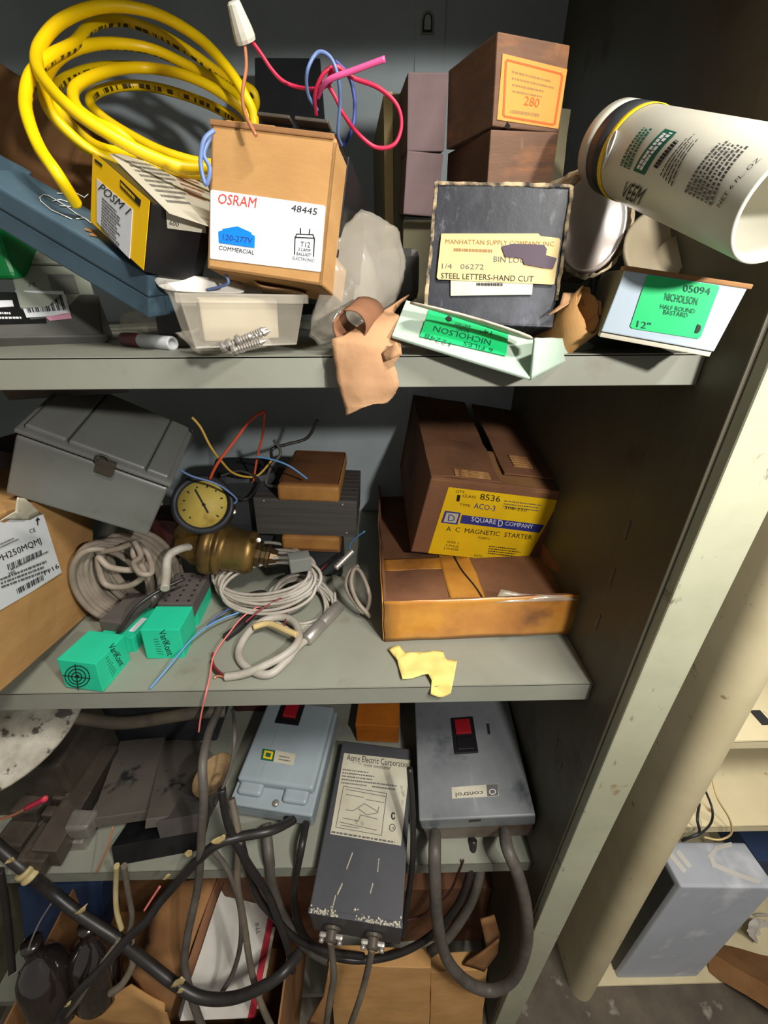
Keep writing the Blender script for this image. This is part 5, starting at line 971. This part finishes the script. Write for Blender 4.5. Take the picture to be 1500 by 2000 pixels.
for (px0, py0), (px1, py1) in (((688, 1668), (678, 1695)), ((668, 1728), (660, 1745)), ((740, 1680), (738, 1700)), ((655, 1752), (648, 1780)), ((728, 1728), (724, 1742))):
    A, B = uv(ac, 'T', (px0, py0)), uv(ac, 'T', (px1, py1)); 
    for k in range(7): c_ = A+(B-A)*k/6; bbox(bm, (c_[0]-.0008, c_[1]-.002, h+.0001), (c_[0]+.0006, c_[1]+.002, h+.0006), 0)
tag(frombm('paint_chips', bm, 'label_dirty', aco), kind='stuff')
decal(ac, 'T', [(672, 1471), (802, 1485), (783, 1652), (645, 1629)], 'label_dirty', aco, 'nameplate')
write(ac, 'T', 'Acme Electric Corporation', (677, 1485), (800, 1500), 12, 'ink_black', aco); write(ac, 'T', 'POWER TRANSFORMER', (710, 1497), (762, 1504), 5, 'ink_black', aco)
lines(ac, 'T', [(670, 1500), (735, 1508), (730, 1540), (666, 1532)], 5, 'ink_grey', aco, .4, 3); lines(ac, 'T', [(728, 1526), (790, 1534), (786, 1548), (726, 1540)], 2, 'ink_grey', aco, .4, 4)
strokes(ac, 'T', [[(671, 1536), (755, 1550), (745, 1632), (656, 1616), (671, 1536)], [(676, 1542), (752, 1556)], [(676, 1552), (710, 1558)], [(715, 1562), (750, 1568)], [(676, 1582), (690, 1584), (712, 1570), (738, 1586), (740, 1576)], [(700, 1580), (716, 1592), (738, 1588)], [(670, 1598), (700, 1604), (704, 1592), (736, 1600)], [(664, 1606), (735, 1622)], [(666, 1612), (700, 1618)]], 1.3, 'ink_grey', aco)
strokes(ac, 'T', [ring_px(766, 1617, 6, 7, 12)], 1.2, 'ink_black', aco, name='mark_ring'); write(ac, 'T', 'UL', (762, 1620), (771, 1621), 6, 'ink_black', aco); strokes(ac, 'T', [ring_px(768, 1594, 3, 6, 10, .6, 5.6)], 2.4, 'ink_black', aco, name='mark_ring'); lines(ac, 'T', [(648, 1622), (780, 1644), (779, 1650), (647, 1628)], 1, 'ink_grey', aco, .6, 6)
p = uv(ac, 'T', (693, 1776)); lathe('rivet', [(0, 0), (.0034, 0), (.0028, .0018), (0, .0022)], 'steel', aco, Matrix.Translation((p[0], p[1], h)), 12)
def acl(px, y): return ac.M.inverted() @ V(PY(*px, y))
for k, x in enumerate((.24, .70)):
    m4 = Matrix.Translation((w*x, -.001, h*.42)) @ Matrix.Rotation(pi/2, 4, 'X')
    cl = lathe('cord_clamp', [(0, 0), (.014, 0), (.014, .004), (.010, .005), (.010, .016), (.0085, .018), (0, .018)], 'steel_dark', aco, m4, 16, False); bm = bmesh.new(); bbox(bm, (-.019, -.006, .007), (.019, .006, .014), .003, 2); frombm('clamp_saddle', bm, 'steel', cl)
    for sx in (-1, 1): lathe('clamp_screw', [(0, .014), (.0045, .014), (.004, .019), (0, .02)], 'steel', cl, Matrix.Translation((sx*.0145, 0, 0)), 10)
e0, e1 = [ac.M @ V((w*x, -.016, h*.42)) for x in (.24, .70)]
cable('power_cord', [e0, e0+V((0, -.004, -.03)), V(PY(652, 1905, .235)), V(PY(645, 1950, .222)), V(PY(636, 2010, .21))], .0055, 'worn_cord', 'left grey cord leaving the foot of the dark transformer', 'cord')
cable('power_cord', [e1, e1+V((-.004, -.004, -.03)), V(PY(712, 1920, .235)), V(PY(700, 1960, .222)), V(PY(682, 2010, .21))], .0055, 'worn_cord', 'right grey cord leaving the foot of the dark transformer', 'cord')
# silver control switch
ct = fit('control box', dict(BTL=(810, 1340), BTR=(990, 1335), FTL=(820, 1608), FTR=(1042, 1588), FBL=(829, 1649), FBR=(1044, 1632)), (.13, .22, .06), ('z', 'FBL', S3T+.001), (6, 0, 0), .5, 40)
cto = empty('control_switch', ct.M, 'dull silver control switch box with dark red push button', 'switch'); w, d, h = ct.dims
box('enclosure_base', (.002, .003, 0), (w-.002, d, h*.72), 'switch_rusty', cto, .002); box('enclosure_cover', (0, 0, h*.60), (w, d+.001, h), 'switch_silver', cto, .003, 3)
q0 = uv(ct, 'T', (888, 1474)); q1 = uv(ct, 'T', (930, 1400)); q2 = uv(ct, 'T', (935, 1473)); bw_ = q2[0]-q0[0]
fr = box('button_frame', (q0[0], q0[1], h-.001), (q0[0]+bw_, q1[1], h+.0035), 'button_black', cto, .0015); L_ = q1[1]-q0[1]
box('start_button', (q0[0]+bw_*.16, q0[1]+L_*.50, h+.002), (q0[0]+bw_*.84, q0[1]+L_*.92, h+.007), 'button_red', fr, .002); box('stop_button', (q0[0]+bw_*.16, q0[1]+L_*.08, h+.002), (q0[0]+bw_*.84, q0[1]+L_*.44, h+.006), 'button_black', fr, .002)
decal(ct, 'T', [(882, 1538), (972, 1531), (974, 1555), (883, 1560)], 'label_dirty', cto, 'nameplate'); decal(ct, 'T', [(950, 1533), (972, 1532), (973, 1554), (952, 1556)], 'ink_grey', cto, 'logo_panel', .0007); write(ct, 'T', 'control', (943, 1545), (890, 1549), 9, 'ink_black', cto, .0009)
strokes(ct, 'T', [ring_px(962, 1547, 6, 5, 12)], 1.3, 'ink_white', cto, .0012, 'emblem'); strokes(ct, 'T', [[(953, 1416), (955, 1432)]], 5, 'ink_black', cto, name='cover_slot')
strokes(ct, 'F', [[(918, 1603), (937, 1601)]], 4, 'steel_dark', cto, name='cover_slot')
# thick grey loop cable from the silver switch
cable('power_cord', PTS([(850, 1630, .36), (849, 1665, .325), (850, 1740, .30), (856, 1810, .29), (874, 1875, .28), (915, 1920, .272), (962, 1934, .268), (1003, 1910, .27), (1027, 1850, .278), (1028, 1780, .288), (1012, 1710, .302), (992, 1660, .322), (985, 1625, .36)]), .0102, 'grey_cord', 'thick grey cord hanging in a U below the silver switch', 'cord', n=14)
# ---- cables on and below the lower shelf
def kb_(pts, r, m, label, cat='cable'):
    pts = [(x, y, d-max(0, y-1740)/300*.05) for x, y, d in pts]
    return cable('power_cord', PTS(pts), r, m, label, cat, n=10)
kb_([(572, 1602, .375), (530, 1622, .345), (470, 1634, .335), (425, 1648, .326), (385, 1682, .322), (345, 1725, .318), (312, 1762, .31), (285, 1800, .30), (250, 1832, .295), (205, 1885, .285), (160, 1930, .275), (125, 1975, .27), (110, 2010, .26)], .0072, 'black_cable', 'black taped cable from the blue-grey switch sagging to lower left')
kb_([(-20, 1640, .35), (20, 1675, .335), (55, 1704, .325), (100, 1742, .32), (145, 1778, .312), (190, 1808, .306), (228, 1833, .30), (290, 1882, .29), (340, 1920, .28), (393, 1948, .272), (455, 1949, .27), (517, 1925, .272), (555, 1898, .28), (585, 1860, .30)], .0088, 'black_cable', 'thick black cable with cream bushing sagging across the bottom left')
p0, p1 = V(PY(38, 1712, .329)), V(PY(84, 1688, .322)); a0 = V(PY(55, 1704, .326)); dirc = V(PY(100, 1742, .32))-V(PY(20, 1675, .335))
tag(lathe('cable_bushing', [(.0085, -.010), (.0135, -.010), (.0145, -.008), (.0145, -.003), (.0128, -.002), (.0128, .004), (.0145, .005), (.0145, .009), (.0085, .010)], 'cream_fitting', None, axis_matrix(a0, dirc), 24), 'cream plastic bushing on the thick black cable at left', 'bushing')
kb_([(430, 1380, .46), (408, 1430, .42), (396, 1490, .37), (398, 1560, .34), (394, 1620, .33), (391, 1680, .322), (385, 1740, .315), (366, 1830, .302), (361, 1890, .292), (375, 1950, .28), (396, 2010, .27)], .0066, 'grey_cord', 'grey cord hanging straight down past the spool', 'cord')
kb_([(452, 1560, .37), (466, 1640, .335), (463, 1720, .32), (476, 1800, .31), (490, 1890, .298), (508, 1955, .285), (532, 2010, .275)], .0058, 'worn_cord', 'brown-grey cord hanging over the white book', 'cord')
kb_([(408, 1652, .335), (445, 1700, .322), (468, 1770, .312), (470, 1840, .305), (455, 1900, .30), (432, 1940, .292)], .0042, 'grey_cord', 'thin grey cord curving over the white book', 'cord')
kb_([(433, 1540, .36), (446, 1610, .34), (480, 1680, .325), (522, 1745, .318), (545, 1800, .312), (562, 1850, .305), (572, 1895, .30)], .0062, 'black_cable', 'black cable with a cut end between the white book and the transformer')
kb_([(470, 1640, .345), (500, 1745, .33), (535, 1790, .325), (580, 1835, .32), (640, 1858, .32), (710, 1868, .325)], .006, 'black_cable', 'black cable passing behind the foot of the dark transformer')
kb_([(455, 1385, .45), (458, 1440, .40), (450, 1500, .375), (432, 1545, .36), (420, 1570, .36)], .0026, 'grey_cord', 'thin grey lead looping right of the spool', 'cord')
kb_([(600, 1600, .40), (588, 1660, .345), (574, 1740, .338), (582, 1800, .335), (612, 1848, .33), (680, 1874, .326), (760, 1868, .326), (830, 1836, .33), (885, 1780, .335), (915, 1715, .338), (925, 1640, .37)], .0064, 'black_cable', 'black cable looping behind the dark transformer to the silver switch')
kb_([(520, 1610, .39), (526, 1680, .345), (535, 1740, .342), (565, 1810, .338), (625, 1868, .335), (705, 1890, .333), (790, 1880, .333), (860, 1845, .336), (910, 1780, .34), (935, 1715, .342), (945, 1640, .38)], .0090, 'grey_cord', 'thick grey cable looping behind the dark transformer', 'cord')
kb_([(800, 1500, .40), (806, 1590, .365), (806, 1680, .332), (796, 1760, .318), (786, 1830, .306)], .0052, 'black_cable', 'black cord squeezed along the right side of the dark transformer')
kb_([(780, 1800, .33), (820, 1790, .332), (850, 1770, .334), (880, 1740, .336), (905, 1680, .34)], .002, 'maroon', 'dark red lead below the silver switch', 'wire')
kb_([(0, 1600, .37), (30, 1590, .365), (62, 1572, .36), (88, 1560, .355)], .0022, 'copper', 'copper-stranded wire with a pink sleeve at far left', 'wire')
tag(tube('wire_sleeve', PTS([(52, 1578, .3615), (88, 1560, .355)]), .0042, 'red_wire'), 'short pink sleeve on the copper wire at far left', 'sleeve')
kb_([(220, 1615, .35), (212, 1650, .338), (200, 1680, .33), (188, 1705, .325)], .0014, 'copper', 'thin bare copper wire hanging below the plain cover plate', 'wire')
kb_([(228, 1690, .32), (226, 1740, .315), (228, 1780, .31), (238, 1815, .305)], .0040, 'cream_fitting', 'short cream wire hanging at the shelf edge below the plates', 'wire')
kb_([(242, 1690, .322), (250, 1740, .316), (258, 1790, .308), (250, 1830, .30)], .0042, 'worn_cord', 'short grey stranded lead beside the cream wire', 'wire')
kb_([(100, 1765, .32), (78, 1800, .312), (60, 1840, .305), (45, 1885, .30), (18, 1908, .295)], .0014, 'steel', 'thin grey wire curving down at the lower left', 'wire')
kb_([(0, 1700, .33), (10, 1760, .32), (18, 1830, .31), (24, 1900, .30)], .0055, 'black_cable', 'black cable hanging at the lower left edge')
kb_([(312, 1732, .312), (296, 1756, .308), (282, 1778, .305)], .0018, 'salmon_wire', 'stripped pink wire end beside the taped black cable', 'wire')
kb_([(232, 1835, .297), (200, 1880, .288), (175, 1920, .28), (150, 1960, .275), (128, 1985, .27)], .0035, 'worn_cord', 'frayed brown-grey lead over the open carton', 'wire')
kb_([(255, 1840, .30), (260, 1880, .295), (240, 1920, .285), (215, 1940, .28)], .0060, 'worn_cord', 'stub of grey cable inside the open carton')
# torn insulation on the two long black cables
for nm, spots in (('black taped cable from the blue-grey switch sagging to lower left', ((428, 1640, .318, 16), (368, 1668, .312, 12), (326, 1712, .308, 9), (133, 1962, .232, 8))), ('thick black cable with cream bushing sagging across the bottom left', ((20, 1680, .326, 14), (160, 1776, .293, 14), (345, 1920, .236, 16), (352, 1936, .232, 10)))):
    o = next(x for x in bpy.data.objects if x.get('label') == nm); rnd = random.Random(len(nm))
    for x, y, d, s_ in spots: sheet('frayed_insulation', PTS([(x+s_*cos(a)*rnd.uniform(.5, 1.2), y-s_*.35*cos(a)+s_*.5*sin(a)*rnd.uniform(.6, 1.2), d-.002) for a in [k*pi/3.5 for k in range(7)]]), 'label_cream', .0006, .003, 80, 2, o)
# ------------------------------------------------------------------ BOTTOM (cabinet base)
BZ = .101
for x0, x1, y0, y1, z1, m, lb in ((-.36, -.12, .42, .66, .50, 'kraft_brown', 'added dark brown box standing in for shade between the binder and the front cartons'), (-.93, -.40, .52, .74, .46, 'dark_box', 'added dark box standing in for shade behind the open carton')):
    tag(rough_box('dark_carton', (x0, y0, BZ), (x1, y1, z1), m, bev=.004, amp=.003), lb, 'carton')  # dark boxes added to fill the base where only shade falls
def panel(name, pts, m, label, cat, thick=.004): return tag(sheet(name, PTS(pts), m, thick, .004, 12, 3), label, cat)
oc = empty('open_carton', V(PY(260, 1950, .27)), 'open tan carton with raised flaps at the bottom of the cabinet', 'carton'); oi = oc.matrix_basis.inverted()
for nm, pts, m, sd in (('side_flap', [(425, 1712, .40), (338, 1725, .40), (300, 1765, .375), (284, 1840, .33), (255, 1900, .285), (290, 1965, .255), (335, 1975, .245), (352, 1920, .265), (372, 1850, .305)], 'kraft_dark', 1), ('front_flap', [(95, 2010, .255), (180, 1968, .262), (255, 1925, .27), (320, 1960, .25), (340, 2040, .23), (180, 2060, .235)], 'kraft', 2), ('torn_edge', [(425, 1712, .402), (436, 1722, .402), (375, 1905, .28), (352, 1925, .266)], 'kraft_brown', 3)):
    sheet(nm, [oi @ V(PY(*p)) for p in pts], m, .004, .005, 12, 3, oc, seed=sd)
bm = bmesh.new()
for a, b in (((-.73, .235, BZ), (-.20, .239, .375)), ((-.73, .50, BZ), (-.20, .504, .40)), ((-.73, .235, BZ), (-.726, .504, .385)), ((-.204, .235, BZ), (-.20, .504, .385)), ((-.73, .235, BZ), (-.20, .504, BZ+.004))): bbox(bm, a, b, .001)
frombm('carton_body', bm, 'kraft_dark', oc, oi)
for k, (px, py, y, L_) in enumerate(((85, 1900, .275, .17), (182, 1865, .30, .17))):
    p = V(PY(px, py, y)); tag(lathe('glossy_bottle', [(0, -.10), (.036, -.10), (.040, -.09), (.040, -.01), (.038, .008), (.030, .026), (.018, .040), (.014, .048), (.014, .064), (.016, .066), (.016, .074), (0, .074)], 'bottle_black', None, axis_matrix(p, (-.10+.12*k, .25, .9)), 32), ('left' if k == 0 else 'right')+' of the two glossy dark bottles in the open carton', 'bottle')
nv = fit('navy carton', dict(FTL=(35, 1735), FTR=(200, 1725), FBR=(205, 1835), FBL=(50, 1845)), (.2, .1, .2), ('y', 'FBR', .42), (0, 0, 0), .5, 20)
tag(rough_box('navy_carton', (0, 0, 0), tuple(nv.dims), 'navy_card', mw=nv.M), 'dull navy blue carton behind the glossy bottles', 'carton')
wk = fit('white book', dict(FTL=(434, 1712), FTR=(546, 1712), FBR=(502, 1990), FBL=(346, 1992)), (.14, .03, .32), ('y', 'FTL', .45), (-35, 0, 0), .5, 50)
wko = empty('catalogue_binder', wk.M, 'white binder with a red spine edge leaning at the bottom of the cabinet', 'binder'); w, d, h = wk.dims
box('cover', (0, 0, 0), (w*.90, d, h), 'white_card', wko, .001); box('spine_edge', (w*.90, -.001, 0), (w, d, h), 'red_card', wko, .002); write(wk, 'F', '8-LL', (498, 1803), (501, 1825), 7, 'ink_black', wko)
box('paper_stack', (w*1.0, .004, h*.05), (w*1.06, d-.004, h*.62), 'label_dirty', wko, .002)
bx1 = fit('front carton', dict(FTL=(642, 1884), FTR=(842, 1890), FBL=(655, 2030), FBR=(838, 2040)), (.14, .03, .25), ('y', 'FTL', .30), (0, 0, 0), .5, 15)
tag(rough_box('carton', (0, 0, 0), tuple(bx1.dims), 'kraft', mw=bx1.M, amp=.002), 'tan carton standing below the dark transformer cords', 'carton')
bx2 = fit('front carton 2', dict(FTL=(843, 1900), FTR=(952, 1893), FBL=(838, 2040), FBR=(940, 2030)), (.10, .03, .25), ('y', 'FTL', .302), (0, 0, 0), .5, 15)
tag(rough_box('carton', (0, 0, 0), tuple(bx2.dims), 'kraft', mw=bx2.M, amp=.002), 'tan carton behind the thick U-shaped cord', 'carton')
bx3 = fit('brown carton back', dict(FTL=(700, 1740), FTR=(960, 1735), FBL=(712, 1880), FBR=(935, 1870)), (.2, .1, .3), ('y', 'FTL', .44), (0, 0, 0), .5, 15)
tag(rough_box('carton', (0, 0, 0), tuple(bx3.dims), 'kraft_brown', mw=bx3.M, amp=.004), 'dark brown carton deep in the cabinet base behind the cords', 'carton')
for k, (pts, lb) in enumerate((([(938, 1795, .33), (965, 1785, .335), (978, 1830, .325), (950, 1850, .318)], 'upper torn cardboard scrap behind the U-shaped cord'), ([(905, 1885, .31), (935, 1865, .312), (975, 1835, .32), (972, 1862, .312), (945, 1895, .305)], 'lower torn cardboard scrap behind the U-shaped cord'), ([(600, 2000, .25), (632, 1945, .268), (642, 1890, .29), (652, 1960, .262), (628, 2010, .245)], 'torn cardboard edge left of the transformer cords'))): panel('cardboard_scrap', pts, 'kraft_dark', lb, 'cardboard')
